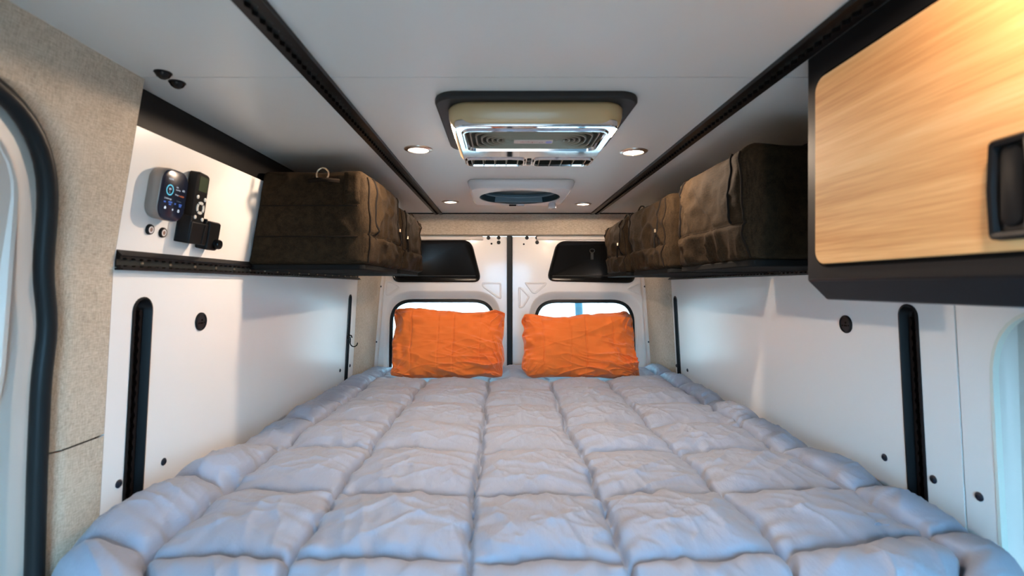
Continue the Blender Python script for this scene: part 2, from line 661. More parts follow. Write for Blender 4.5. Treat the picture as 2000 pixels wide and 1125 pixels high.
# left sliding door inner panel; its unseen window is added to let in daylight
def dl(a, b_, d):
    return (XC - (hw(min(b_, 0.05)) + 0.030 + d) + (0.0 if b_ < 0.05 else 0.12 * (b_ - 0.05)), a, b_)
door = sroot('door_3', 'white inner panel of the left sliding door, left of the rubber seal')
win = rr(0.20, -0.40, 0.62, 0.30, 0.09)
g = G()
g.prism([(-1.05, -1.42), (1.03, -1.42), (1.03, 0.0499), (1.03, 0.44), (-1.05, 0.44)], [win], dl, 0.0, 0.03)
obj('door_panel', g, 'white_paint', door)
g = G()
o1 = rr(0.36, 0.0, 1.08, 0.56, 0.13)
i1 = inset(o1, 0.012)
g.loft([[dl(p[0], p[1], 0.001) for p in o1], [dl(p[0], p[1], -0.008) for p in inset(o1, 0.006)], [dl(p[0], p[1], -0.008) for p in inset(o1, 0.014)], [dl(p[0], p[1], 0.001) for p in inset(o1, 0.022)]], False, False)
obj('pressed_bead', g, 'white_paint', door)
g = G()
g.prism(rr(0.20, -0.40, 0.66, 0.34, 0.1), [rr(0.20, -0.40, 0.58, 0.26, 0.08)], dl, -0.004, 0.02)
obj('window_seal', g, 'rubber', door)
g = G()
g.prism(rr(0.20, -0.40, 0.60, 0.28, 0.08), [], dl, 0.008, 0.012)
obj('window_pane', g, 'tint', door)

# right near panel with rounded opening, and the sliding door behind it
def right_opening():
    pts = [(1.037, -1.30), (1.037, -0.034), (-0.75, -0.034), (-0.75, -1.30)]
    return round_poly(pts, [0.1, 0.16, 0.16, 0.1], 10)
g = G()
g.prism([(-1.05, -1.42), (1.1075, -1.42), (1.1075, ZT), (-1.05, ZT)], [right_opening()], wall_fn(1), 0.0, 0.009)
o = obj('near_panel', g, 'panel', wall_objs[1], label='white board with a large rounded cut-out near the viewer')
g = G()
lo = right_opening()
g.loft([[wall_fn(1)(p[0], p[1], d) for p in (inset(lo, e))] for d, e in ((-0.0015, 0.0), (-0.0015, 0.007), (0.011, 0.007), (0.011, 0.0))], False, False)
obj('edge_band', g, 'panel_edge', wall_objs[1], label='pale greenish edge banding of the cut-out')
g = G()
pl_ = [(1.006, 1.056), (1.022, 1.055), (1.040, 1.048), (1.054, 1.032), (1.060, 1.005), (1.063, 0.96), (1.066, 0.92)]
zs_ = [-1.34, -0.5, -0.06, -0.03, -0.012]
g.loft([[(x + 0.055 * (-0.3 - z) + (0.02 if z < -0.02 else 0.0) - 0.02, y - (0.0 if z < -0.04 else 0.03 * (z + 0.04) / 0.03), z) for x, y in pl_] for z in zs_], False, False, closed=False)
obj('pillar_reveal', g, 'white_paint', wall_objs[1], label='white painted reveal curving round behind the cut-out')
screw(1, wall_objs[1], 1.075, -0.443)
door = sroot('door_4', 'white inner panel of the right sliding door seen through the rounded cut-out')
def dr(a, b_, d):
    return (XC + hw(min(b_, 0.05)) + 0.045 + d, a, b_)
win = rr(0.46, -0.40, 0.84, 0.28, 0.09)  # unseen window, sized for the daylight it lets in
g = G()
g.prism([(-1.05, -1.42), (1.10, -1.42), (1.10, 0.48), (-1.05, 0.48)], [win], dr, 0.0, 0.03)
obj('door_panel', g, 'white_paint', door)
g = G()
lo = rr(0.44, -0.32, 1.04, 0.56, 0.12)
g.loft([[dr(p[0], p[1], 0.001) for p in lo], [dr(p[0], p[1], -0.012) for p in inset(lo, 0.012)], [dr(p[0], p[1], -0.012) for p in inset(lo, 0.03)], [dr(p[0], p[1], 0.001) for p in inset(lo, 0.042)]], False, False)
obj('pressed_bead', g, 'white_paint', door)
g = G()
g.prism(rr(0.46, -0.40, 0.87, 0.31, 0.1), [rr(0.46, -0.40, 0.80, 0.24, 0.08)], dr, -0.004, 0.02)
obj('window_seal', g, 'rubber', door)
g = G()
g.prism(rr(0.46, -0.40, 0.82, 0.26, 0.08), [], dr, 0.008, 0.012)
obj('window_pane', g, 'tint', door)

# dark recessed cove boards between the wall panels and the ceiling
for side, k in ((-1, 6), (1, 7)):
    ya, yb = 1.1, 2.965
    if side > 0:
        ya = -1.04
    pr = [(wx(side, 0.32, 0.0125), 0.32), (wx(side, 0.344, 0.0125), 0.344), (wx(side, 0.41, 0.022), 0.41), (wx(side, CZ - 0.0005, 0.038), CZ - 0.0005), (wx(side, CZ - 0.0005, 0.05), CZ - 0.0005), (wx(side, 0.32, 0.035), 0.32)]
    g = G()
    g.loft([[(p[0], y, p[1]) for p in pr] for y in (ya, yb)])
    struct('trim_%d' % k, g, 'black_rough', ('black recessed cove board along the top of the left wall' if side < 0 else 'black recessed cove board along the top of the right wall behind the bags'))

# horizontal wall tracks (cargo rail with scalloped lips)
for side, k in ((-1, 3), (1, 4)):
    ya, yb = 1.102, 2.955
    xw = XC + side * 0.9045
    fx = lambda s, t, d, side=side, xw=xw: (xw - side * d, s, 0.051 + t)
    r_ = sroot('trim_%d' % k, ('black scalloped cargo track running along the left wall' if side < 0 else 'black scalloped cargo track running along the right wall under the bags'))
    g = G()
    g.box(min(xw, xw - side * 0.004), max(xw, xw - side * 0.004), ya, yb, 0.040, 0.068)
    obj('track_floor', g, 'track_floor', r_)
    g = G()
    for sg in (-1, 1):
        scallop_lip(g, ya, yb, 0.0062, 0.0105, 0.0135, 0.0254, 0.004, 0.013, fx, sg)
    obj('track_lip', g, 'track', r_)
    g = G()
    prf = [(0.0, 0.064), (0.014, 0.0635), (0.016, 0.066), (0.004, 0.0785), (0.0, 0.079)]
    g.loft([[(xw - side * p[0], y, p[1]) for p in prf] for y in (ya, yb)])
    prf = [(0.0, 0.034), (0.018, 0.034), (0.0185, 0.0375), (0.0, 0.0385)]
    g.loft([[(xw - side * p[0], y, p[1]) for p in prf] for y in (ya, yb)])
    obj('track_flange', g, 'track', r_)
    me = None
    for i in range(18):
        y = ya + 0.0765 + i * 0.1016
        if y > yb - 0.02:
            break
        if me is None:
            gg = G()
            gg.lathe([(0.0042, 0.0), (0.0042, 0.002), (0.002, 0.004)], 10, Matrix.Rotation(-side * PI / 2, 4, 'Y'))
            me = make_mesh('screw', gg)
        s_ = obj('screw', me, 'brass', r_)
        s_.location = (xw - side * 0.004, y, 0.051)

# ceiling tracks
for k, (xa, xb) in ((1, (-0.412, -0.365)), (2, (0.538, 0.585))):
    xm, hw_ = (xa + xb) / 2, (xb - xa) / 2
    ya, yb = -1.0, 3.135
    r_ = sroot('trim_%d' % k, ('black cargo rail running along the ceiling left of the lamps' if k == 1 else 'black cargo rail running along the ceiling right of the lamps'))
    g = G()
    g.box(xa, xb, ya, yb, CZ - 0.002, CZ)
    obj('track_floor', g, 'track_floor', r_)
    g = G()
    for sg in (-1, 1):
        scallop_lip(g, ya, yb, 0.0058, 0.0105, hw_, 0.0254, 0.002, 0.010, lambda s, t, d: (xm + t, s, CZ - d), sg)
    obj('track_lip', g, 'track', r_)

# =================================================================== REAR
YD = 3.2
def px(u, v):
    return ((u - 981) * 0.001 * YD, (558 - v) * 0.001 * YD)
def xdoor(side, z):
    return (-0.757 + 0.09 * (z if z < 0 else z * 1.3)) * 1.0 if side < 0 else 0.888 - 0.075 * (z if z < 0 else z * 1.3)
xd = lambda side, z: (-0.757 - 0.08 * -z if z < 0 else -0.757 + 0.13 * z) if side < 0 else (0.888 + 0.07 * -z if z < 0 else 0.888 - 0.13 * z)
rear = sroot('wall_rear', 'woven fabric header above the rear doors')
# pillars
for side in (-1, 1):
    pr_ = sroot('trim_9' if side < 0 else 'trim_10', 'woven fabric pillar and white jamb %s of the rear doors' % ('left' if side < 0 else 'right'))
    g = G()
    v, f = [], []
    zs = [-1.42 + (CZ + 1.42) * i / 24 for i in range(25)]
    k = 8
    for i, z in enumerate(zs):
        p0 = Vector((wx(side, z), 2.962, z))
        p1 = Vector((xd(side, z), 3.175, z))
        for j in range(k):
            t = j / (k - 1)
            p = p0.lerp(p1, t)
            p.y -= 0.018 * math.sin(PI * t)
            p.x -= side * 0.014 * math.sin(PI * t)
            v.append(p)
        v.append(Vector((xd(side, z) + side * 0.004, 3.198, z)))
        if i:
            for j in range(k):
                a = (i - 1) * (k + 1) + j
                f.append((a, a + 1, a + k + 2, a + k + 1))
    g.add(v, f)
    obj('fabric_pillar', g, 'fabric', pr_, label='woven fabric pillar %s of the rear doors' % ('left' if side < 0 else 'right'))
    g = G()
    g.loft([[(xd(side, z) + side * 0.06, 3.19, z), (xd(side, z) - side * 0.012, 3.188, z), (xd(side, z) - side * 0.018, 3.20, z), (xd(side, z) - side * 0.018, 3.24, z), (xd(side, z) + side * 0.06, 3.24, z)] for z in zs])
    j_ = obj('door_jamb', g, 'white_paint', pr_, label='white painted jamb strip')
    for z in (-0.005, -0.35):
        gg = G()
        gg.lathe([(0.006, 0), (0.006, 0.002), (0.003, 0.004)], 10, Matrix.Translation((xd(side, z) - side * 0.001, 3.188, z)) @ Matrix.Rotation(PI / 2, 4, 'X'))
        obj('screw', gg, 'screw_black', j_)
    g = G()
    g.box(xd(side, 0.3) if side > 0 else -1.1, 1.2 if side > 0 else xd(side, 0.3), 3.24, 3.3, -1.48, 0.55)
    obj('body_corner', g, 'white_paint', pr_)
# header
g = G()
prf = [(3.118, CZ - 0.0005), (3.132, 0.425), (3.150, 0.38), (3.160, 0.335), (3.166, 0.318), (3.18, 0.311), (3.3, 0.311), (3.3, CZ - 0.0005)]
g.loft([[(x, p[0], p[1]) for p in prf] for x in (-0.80, -0.3, 0.4, 0.94)])
obj('header', g, 'fabric', rear)
g = G()
g.box(-0.8, 0.94, 3.1145, 3.122, CZ - 0.006, CZ - 0.0002)
obj('header_gap', g, 'black_rough', rear)
g = G()
g.box(-1.05, 1.2, 3.22, 3.3, -1.48, -0.98)
struct('trim_11', g, 'white_paint', 'white painted sill under the rear doors')
g = G()
g.box(-1.05, 1.2, 3.14, 3.3, CZ, CZ + 0.06)
obj('roof_edge', g, 'black_rough', rear)

SEAM = 0.0464
def ring(g, loops2, close=False):
    g.loft(loops2, False, close)
def rear_door(nm, label, side):
    D = sroot(nm, label)
    mir = (lambda u: u) if side < 0 else None
    # window opening loops in px space
    if side < 0:
        out = [(753, 568), (978, 568), (978, 860), (745, 860)]
        inn = [(759, 584.5), (967, 584.5), (967, 840), (752, 840)]
        pan = [(775, 469.5), (921, 468), (942, 552), (764, 552)]
        x_in, x_out = SEAM - 0.002, None
    else:
        out = [(1033, 569), (1254, 569), (1262, 860), (1033, 860)]
        inn = [(1044, 585.5), (1242, 585.5), (1250, 840), (1044, 840)]
        pan = [(1087, 470), (1236, 471), (1242, 554), (1066, 550)]
        x_in = SEAM + 0.002
    out_l = round_poly([px(*p) for p in out], [0.17, 0.17, 0.1, 0.1], 10)
    inn_l = round_poly([px(*p) for p in inn], [0.145, 0.145, 0.08, 0.08], 10)
    zt, zb = 0.306, -1.40
    if side < 0:
        outer = [(xd(-1, zb) + 0.02, zb), (x_in, zb), (x_in, zt), (xd(-1, zt) + 0.02, zt), (xd(-1, 0) + 0.02, 0)]
    else:
        outer = [(x_in, zb), (xd(1, zb) - 0.02, zb), (xd(1, 0) - 0.02, 0), (xd(1, zt) - 0.02, zt), (x_in, zt)]
    fy = lambda a, b_, d: (a, YD + d, b_)
    g = G()
    g.prism(outer, [out_l], fy, 0.0, 0.03)
    obj('door_skin', g, 'white_paint', D)
    g = G()
    g.loft([[fy(p[0], p[1], 0.002) for p in out_l], [fy(p[0] * 0.8 + q[0] * 0.2, p[1] * 0.8 + q[1] * 0.2, 0.004) for p, q in zip(out_l, inn_l)],
            [fy(p[0] * 0.35 + q[0] * 0.65, p[1] * 0.35 + q[1] * 0.65, 0.042) for p, q in zip(out_l, inn_l)],
            [fy(q[0], q[1], 0.05) for q in inn_l], [fy(q[0], q[1], 0.08) for q in inn_l]], False, False)
    obj('window_reveal', g, 'white_paint', D, smooth=60)
    # dark upper cover
    c = round_poly([px(*p) for p in pan], [0.06, 0.06, 0.06, 0.06], 6)
    g = G()
    g.loft([[fy(p[0], p[1], 0.004) for p in c], [fy(p[0], p[1], -0.008) for p in inset(c, 0.004)], [fy(p[0], p[1], -0.010) for p in inset(c, 0.010)],
            [fy(p[0], p[1], -0.003) for p in inset(c, 0.024)]], False, True)
    P_ = obj('dark_cover', g, 'black_gloss', D, label='glossy black cover in the top of the door')
    g = G()
    xa = min(p[0] for p in c) + 0.03
    xb = max(p[0] for p in c) - 0.03
    zz = px(0, 540)[1]
    g.box(xa, xb, YD - 0.013, YD - 0.003, zz, zz + 0.007)
    obj('ledge', g, 'gasket', P_, bevel=0.002)
    if side > 0:
        bx, bz = px(1156, 490)
        g = G()
        g.tube([(bx + 0.015 * math.cos(a), YD - 0.012, bz + 0.012 * math.sin(a)) for a in [2 * PI * i / 16 for i in range(16)]], 0.003, 6, True)
        g.box(bx - 0.008, bx + 0.008, YD - 0.012, YD - 0.004, bz - 0.055, bz - 0.010)
        obj('pull_loop', g, 'gasket', P_, label='small grey pull loop')
    # pressed shapes
    if side < 0:
        shapes = [[(941, 551), (980, 551), (980, 584), (973, 584), (941, 560)], [(754, 548), (766, 549), (782, 559), (781, 564), (760, 578), (753, 577)]]
        bolts = [(954, 464.5), (974, 464.5), (974, 473.5)]
        hole = (960, 476)
    else:
        shapes = [[(1023, 551), (1068, 551), (1068, 556), (1046, 575), (1039, 573)], [(1012, 561), (1018, 560), (1036, 579), (1022, 602), (1012, 602)], [(1224, 562), (1245, 552), (1252, 552), (1252, 577), (1226, 567)]]
        bolts = [(1029, 464.5), (1049, 464.5), (1049, 473.5)]
        hole = (1023, 477)
    for s in shapes:
        l2 = round_poly([px(*p) for p in s], 0.016, 4)
        g = G()
        g.loft([[fy(p[0], p[1], 0.0005) for p in l2], [fy(p[0], p[1], -0.0035) for p in inset(l2, 0.004)], [fy(p[0], p[1], -0.0035) for p in inset(l2, 0.008)], [fy(p[0], p[1], -0.0005) for p in inset(l2, 0.013)]], False, True)
        obj('pressed_shape', g, 'white_paint', D, smooth=15)
    for u, v in bolts:
        a, c_ = px(u, v)
        g = G()
        g.lathe([(0.012, 0), (0.012, 0.003), (0.008, 0.004), (0.0075, 0.008), (0.003, 0.009)], 14, Matrix.Translation((a, YD - 0.0005, c_)) @ Matrix.Rotation(PI / 2, 4, 'X'))
        obj('bolt', g, 'gasket', D)
    a, c_ = px(*hole)
    g = G()
    g.lathe([(0.006, 0), (0.006, 0.001), (0.004, 0.0015)], 12, Matrix.Translation((a, YD - 0.0005, c_)) @ Matrix.Rotation(PI / 2, 4, 'X'))
    obj('plug', g, 'zip', D)
    # top flange strip
    xo = xd(side, 0.3) - side * 0.02
    xm = -0.12 if side < 0 else 0.215
    g = G()
    g.loft([[(x, YD - d, z) for d, z in ((0.0, 0.284), (0.010, 0.288), (0.016, 0.305), (0.0, 0.309))] for x in (xo, xm)])
    obj('top_flange', g, 'white_paint', D, smooth=30)
    return D, inn_l
d1, win1 = rear_door('door_1', 'left white rear door with a black upper cover and arched window', -1)
d2, win2 = rear_door('door_2', 'right white rear door with a black upper cover and arched window', 1)
for nm, l2, lab in (('window_1', win1, 'left rear window behind the left orange pillow'), ('window_2', win2, 'right rear window behind the right orange pillow')):
    Wn = sroot(nm, lab)
    g = G()
    ks = ((0.055, -0.004), (0.046, 0.004), (0.044, 0.016), (0.052, 0.022))
    g.loft([[(p[0], YD + d, p[1]) for p in inset(l2, i)] for d, i in ks + (ks[0],)], False, False)
    obj('window_seal', g, 'rubber', Wn, smooth=50)
    g = G()
    fy = lambda a, b_, d: (a, YD + d, b_)
    g.prism(inset(l2, 0.012), [], fy, 0.050, 0.054)
    obj('window_pane', g, 'tint', Wn)
g = G()
pr = [(SEAM - 0.018, 3.20), (SEAM - 0.016, 3.182), (SEAM + 0.010, 3.178), (SEAM + 0.016, 3.185), (SEAM + 0.018, 3.20)]
g.loft([[(p[0], p[1], z) for p in pr] for z in (-1.40, 0.312)])
struct('trim_8', g, 'rubber', 'black vertical rubber seal between the two rear doors')

# =================================================================== BED
bed = thing('bed_platform', 'wall to wall bed platform with mattress under the grey comforter', 'bed', (XC, 2.1, -1.42))
g = G()
g.box(-0.84, 0.84, -1.07, 1.06, 0.62, 0.66)
obj('platform_board', g, 'ply', bed)
for sx in (-0.78, 0.78):
    for sy in (-1.0, 1.0):
        g = G()
        g.box(sx - 0.04, sx + 0.04, sy - 0.04, sy + 0.04, 0, 0.62)
        obj('leg', g, 'ply', bed)
g = G()
g.box(-0.82, 0.82, -1.05, 1.05, 0.66, 0.84)
obj('mattress', g, 'mattress', bed, bevel=0.03)

# comforter: one quilted cloth, cells between stitched seams
SA = np.array([-0.862, -0.672, -0.398, -0.068, 0.238, 0.538, 0.850, 0.998])
SB = np.array([0.30, 0.64, 0.952, 1.247, 1.57, 1.86, 2.18, 2.48, 2.80, 3.17])
na, nb = 430, 540
A1 = np.linspace(SA[0], SA[-1], na)
bl = np.linspace(0, 1, nb)
B1 = 0.5 + (3.17 - 0.5) * bl ** 1.12
A, B = np.meshgrid(A1, B1, indexing='ij')
Aw = A + 0.010 * vn(A * 5, B * 5.5, 3) + 0.006 * vn(A * 14, B * 14, 4)
Bw = B - 0.10 * smooth01((A - 0.35) / 0.65) * smooth01((1.35 - B) / 0.4) + 0.012 * vn(A * 4.5 + 9, B * 4, 5) + 0.007 * vn(A * 13, B * 13, 6)
def cells(S, X):
    i = np.clip(np.searchsorted(S, X, side='right') - 1, 0, len(S) - 2)
    p = np.clip((X - S[i]) / (S[i + 1] - S[i]), 0, 1)
    d = np.minimum(X - S[i], S[i + 1] - X)
    return i, p, np.abs(d)
ia, pa, da = cells(SA, Aw)
ib, pb, db = cells(SB, Bw)
shape = lambda p, e: np.clip(1 - np.abs(2 * p - 1) ** e, 0, 1)
puff = (shape(pa, 2.3) ** 0.52) * (shape(pb, 2.5) ** 0.56)
amp = 0.033 * (0.85 + 0.3 * hash2(ia * 1.0, ib * 1.0, 8))
hgt = amp * puff
# gathered wrinkles running out of the seams, long soft folds, fine crumple
hgt += 0.0095 * np.exp(-da / 0.042) * np.clip(da / 0.008, 0, 1) * vn(B * 38 + 0.3 * A, A * 9, 11)
hgt += 0.0075 * np.exp(-db / 0.045) * np.clip(db / 0.008, 0, 1) * vn(A * 36, B * 9, 12)
near = np.exp(-np.clip(B - 0.6, 0, 9) / 0.55)
rg = 1 - np.abs(vn(A * 17 + B * 5, B * 3.0, 21))
hgt += (0.0035 + 0.0070 * near) * (rg ** 4) * puff
rg = 1 - np.abs(vn(A * 9 - B * 11, A * 4 + B * 6, 22))
hgt += 0.0052 * (rg ** 6) * puff
rg = 1 - np.abs(vn(A * 7 + B * 19, A * 6 - B * 3, 23))
hgt += 0.0045 * (rg ** 7) * puff
hgt += 0.0022 * vn(A * 40, B * 32, 13) * puff
for q_, (fa, fb, wa, wb) in enumerate(((26, 7, 4, 12), (-15, 21, 9, 6), (9, 30, 14, 3))):
    rg = 1 - np.abs(vn(A * fa + B * fb + 0.9 * vn(A * 6, B * 6, 90 + q_), A * wa - B * wb, 80 + q_))
    hgt += 0.0032 * rg ** 8 * puff * np.clip(0.35 + vn(A * 3, B * 3, 100 + q_), 0, 1)
hgt -= 0.020 * np.exp(-(da / 0.0065) ** 2) * (1 + 0.6 * vn(B * 60, A * 0, 61)) + 0.006 * np.exp(-(db / 0.008) ** 2)
# big slow undulation
hgt += 0.008 * vn(A * 2.2, B * 2.0, 31)
for cx_ in (-0.297, 0.418):
    hgt *= 1 - 0.8 * smooth01((0.36 - np.abs(A - cx_)) / 0.08) * smooth01((B - 2.64) / 0.08) * smooth01((2.96 - B) / 0.06)
Z0 = -0.512
R = 0.11
Yf = 0.945
th = np.clip((Yf - B) / R, 0, PI / 2)
Yp = np.where(B >= Yf, B, Yf - R * np.sin(th))
Zp = np.where(B >= Yf, Z0, Z0 - R * (1 - np.cos(th)) - np.clip(Yf - B - R * PI / 2, 0, 9))
Yo = Yp - hgt * np.sin(th)
Zo = Zp + hgt * np.cos(th)
# shoulders against the walls
dl_, dr_ = A - SA[0], SA[-1] - A
rl = 0.10
for dd, rl in ((dl_, 0.12), (dr_, 0.10)):
    q = np.clip(dd / rl, 0, 1)
    Zo -= 0.085 * (1 - np.sqrt(np.clip(1 - (1 - q) ** 2, 0, 1)))
lump = np.clip(1 - dl_ / 0.2, 0, 1) + np.clip(1 - dr_ / 0.2, 0, 1)
Zo += 0.03 * np.sin(np.clip(lump, 0, 1) * PI) * (0.5 + 0.8 * vn(B * 3.1, A * 0 + (A > 0), 41))
Zo -= 0.022 * smooth01((B - 2.2) / 0.9) * np.clip(lump * 1.5, 0, 1)
fl = smooth01((1.02 - B) / 0.2)
Xo = A + fl * 0.045 * np.clip(1 - dl_ / 0.5, 0, 1) - fl * 0.065 * np.clip(1 - dr_ / 0.5, 0, 1)
f2 = smooth01((0.955 - B) / 0.13)
Xo += f2 * 0.10 * np.clip(1 - dl_ / 0.6, 0, 1) - f2 * 0.09 * np.clip(1 - dr_ / 0.6, 0, 1)
Xo += 0.006 * vn(B * 20, A * 20, 51)
tb = np.clip((B - 2.93) / 0.24, 0, 1)
Xo = np.clip(Xo, -0.868 + 0.085 * tb, 1.003 - 0.095 * tb)
V = np.stack([Xo, Yo, Zo], -1).reshape(-1, 3)
ii, jj = np.meshgrid(np.arange(na - 1), np.arange(nb - 1), indexing='ij')
q0 = (ii * nb + jj).ravel()
F = np.stack([q0, q0 + nb, q0 + nb + 1, q0 + 1], -1)
def np_mesh(name, V, F, shift=(0, 0, 0)):
    me = bpy.data.meshes.new(name)
    V = np.asarray(V, float) - np.array(shift)
    me.from_pydata(V.tolist(), [], F.tolist())
    me.polygons.foreach_set('use_smooth', [True] * len(me.polygons))
    me.update()
    return me
cl = (XC, 1.0, -0.55)
me = np_mesh('comforter', V, F, cl)
cf = obj('comforter', me, 'comforter')
cf.location = Vector(cl) + Vector((0, 0, H))
tag(cf, 'pale grey quilted comforter spread over the whole bed', 'comforter')
sd = cf.modifiers.new('thick', 'SOLIDIFY')
sd.thickness = 0.012
sd.offset = -1
# small pale care label sticking out of the front seam
g = G()
g.loft([[(x - XC, y - 1.0, z + 0.560) for x, y, z in q] for q in
        ([(0.744, 1.022, -0.486), (0.757, 1.020, -0.486), (0.757, 1.021, -0.488), (0.744, 1.023, -0.488)],
         [(0.745, 1.014, -0.477), (0.758, 1.013, -0.477), (0.758, 1.014, -0.479), (0.745, 1.015, -0.479)],
         [(0.746, 1.004, -0.478), (0.759, 1.003, -0.478), (0.759, 1.004, -0.480), (0.746, 1.005, -0.480)])])
obj('care_label', g, 'comforter', cf, label='small pale care label at the front seam')

# pillows
def pillow(name, label, cx, seed, wid, ht, ears, dip):
    y0, z0 = 2.755, -0.495
    T = thing(name, label, 'pillow', (cx, y0, z0), 'orange pillows at the head of the bed')
    nu, nv = 240, 170
    U, Vv = np.meshgrid(np.linspace(-1, 1, nu), np.linspace(-1, 1, nv), indexing='ij')
    u = np.sign(U) * (1 - (1 - np.abs(U)) ** 1.35)
    v = np.sign(Vv) * (1 - (1 - np.abs(Vv)) ** 1.35)
    w2, h2 = wid / 2, ht / 2
    tl, tr, bl_, br = ears
    cr = 1 - 0.075 * np.abs(u * v) ** 5
    x = w2 * u * cr * (1 - 0.05 * (1 - v * v) * np.abs(u) ** 3)
    z = h2 * v * cr * (1 - 0.08 * (1 - u * u) * np.abs(v) ** 3 * (v > 0))
    c = lambda su, sv: np.clip((su * u + 1) / 2, 0, 1) ** 6 * np.clip((sv * v + 1) / 2, 0, 1) ** 6
    for (su, sv, e) in ((-1, 1, tl), (1, 1, tr), (-1, -1, bl_), (1, -1, br)):
        k = c(su, sv)
        x += k * e[0]
        z += k * e[1]
    x += 0.011 * vn(v * 4.2, u * 1.5, seed + 1) * np.abs(u) ** 3
    z += 0.009 * vn(u * 3.6, v * 1.5, seed + 2) * np.abs(v) ** 3 + dip * np.exp(-((u + 0.25) / 0.38) ** 2) * np.clip(v, 0, 1) ** 2
    prof = (np.clip(1 - np.abs(u) ** 3.2, 0, 1) ** 0.5) * (np.clip(1 - np.abs(v) ** 3.0, 0, 1) ** 0.5)
    # wrinkles: radiating from the corners, bent folds on the lower part, pressed creases
    wr = 0
    for n_, (su, sv, a, rch) in enumerate(((1, -1, 0.0085, 0.75), (-1, -1, 0.0045, 0.5), (1, 1, 0.009, 0.5), (-1, 1, 0.006, 0.4))):
        du, dv = (su - u) * 0.62 / 0.4, (sv - v)
        rad = np.sqrt(du * du + dv * dv) + 1e-6
        ang = np.arctan2(dv, du) + 0.25 * vn(u * 3, v * 3, seed + 7 + n_)
        rg = 1 - np.abs(vn(ang * 6.5 + 10 * n_, rad * 1.6, seed + 20 + n_))
        wr = wr + a * rg ** 4 * np.exp(-(rad / rch) ** 2) * np.clip(rad * 5, 0, 1)
    rg = 1 - np.abs(vn(u * 2.2 + v * 5.0, v * 2.0 - u * 1.2, seed + 40))
    wr = wr + 0.007 * rg ** 5 * np.clip(0.3 - v, 0, 1) * np.clip(0.4 + 0.9 * u, 0.1, 1)
    wr = wr + 0.003 * vn(u * 9, v * 7, seed + 41) * (0.3 + np.abs(u) ** 2) + 0.007 * vn(u * 1.6 + 3, v * 1.5, seed + 42)
    for q_, (fa, fb) in enumerate(((2.6, 5.0), (-1.6, 4.2))):
        rg = 1 - np.abs(vn(u * fa + v * fb + 0.8 * vn(u * 2, v * 2, seed + 80 + q_), v * 2.4 - u * 1.8 + 7 * q_, seed + 70 + q_))
        wr = wr + 0.0032 * rg ** 6 * (0.12 + 0.65 * np.clip(0.5 * u - 0.7 * v + 0.3, 0, 1))
    edge = np.clip(1 - np.maximum(np.abs(u), np.abs(v)), 0, 1)
    wr = wr + 0.006 * np.exp(-edge / 0.10) * vn(np.where(np.abs(u) > np.abs(v), v, u) * 12, edge * 6, seed + 43) * np.clip(edge * 20, 0, 1)
    for cu, a in ((-0.62, 0.0016), (-0.16, 0.0012), (0.10, 0.0018), (0.56, 0.0010)):
        wr = wr - a * np.exp(-((u - cu - 0.006 * vn(v * 3, v * 0, seed + 50)) / 0.010) ** 2) * (1 - v ** 4)
    wr = wr * 4.6
    fr_ = 0.088 * prof + wr * np.clip(prof * 3, 0, 1)
    bk = 0.070 * prof
    tilt = math.radians(20)
    def place(off):
        zz = z + h2
        Y = -off * math.cos(tilt) + zz * math.sin(tilt)
        Zz = zz * math.cos(tilt) + off * math.sin(tilt)
        return np.stack([x, Y, Zz], -1)
    Pf, Pb = place(fr_), place(-bk)
    n0 = nu * nv
    idx = np.arange(n0).reshape(nu, nv)
    a = idx[:-1, :-1].ravel(); b_ = idx[1:, :-1].ravel(); c_ = idx[1:, 1:].ravel(); d_ = idx[:-1, 1:].ravel()
    Ff = np.stack([a, b_, c_, d_], -1)
    Fb = np.stack([a, d_, c_, b_], -1) + n0
    Vt = np.concatenate([Pf.reshape(-1, 3), Pb.reshape(-1, 3)])
    bm = bmesh.new()
    me = np_mesh('pillowcase', Vt, np.concatenate([Ff, Fb]))
    bm.from_mesh(me)
    bmesh.ops.remove_doubles(bm, verts=bm.verts, dist=1e-5)
    bm.to_mesh(me)
    bm.free()
    me.polygons.foreach_set('use_smooth', [True] * len(me.polygons))
    obj('pillowcase', me, 'orange', T)
    # hem band near the open end of the case
    return T
pillow('pillow', 'orange pillow in front of the left rear window, left of the door seam', -0.297, 3, 0.635, 0.385, ((-0.012, 0.014), (0.018, -0.006), (0.0, -0.002), (0.004, -0.004)), 0.0)
pillow('pillow', 'orange pillow in front of the right rear window, dipping along its top edge', 0.418, 9, 0.640, 0.368, ((0.0, 0.004), (-0.004, 0.012), (0.004, 0.0), (0.022, -0.004)), -0.022)

# =================================================================== CEILING FITTINGS
def downlight(x, y, label, power=1.0):
    T = thing('downlight', label, 'ceiling lamp', (x, y, CZ), 'round recessed ceiling lamps')
    g = G()
    g.lathe([(0.032, -0.001), (0.033, -0.0055), (0.040, -0.005), (0.0455, -0.0025), (0.046, 0.0), (0.032, 0.0)], 36)
    obj('bezel', g, 'steel', T)
    g = G()
    g.lathe([(0.0005, -0.0022), (0.031, -0.0022), (0.0325, -0.0008)], 32)
    obj('lens', g, 'lens', T)
    ld = bpy.data.lights.new('lamp_light', 'SPOT')
    ld.shadow_soft_size = 0.018
    ld.spot_size = math.radians(175)
    ld.spot_blend = 0.05
    ld.energy = LED_W * power
    ld.color = LED_COL
    lo_ = bpy.data.objects.new('lamp_light', ld)
    COL.objects.link(lo_)
    lo_.parent = T
    lo_.location = (0, 0, -0.010)
downlight(-0.272, 1.66, 'round lit ceiling lamp left of the air conditioner')
downlight(0.433, 1.69, 'round lit ceiling lamp right of the air conditioner')
downlight(-0.273, 2.70, 'smaller looking lit ceiling lamp left of the roof fan', 0.24)
downlight(0.437, 2.77, 'smaller looking lit ceiling lamp right of the roof fan', 0.24)
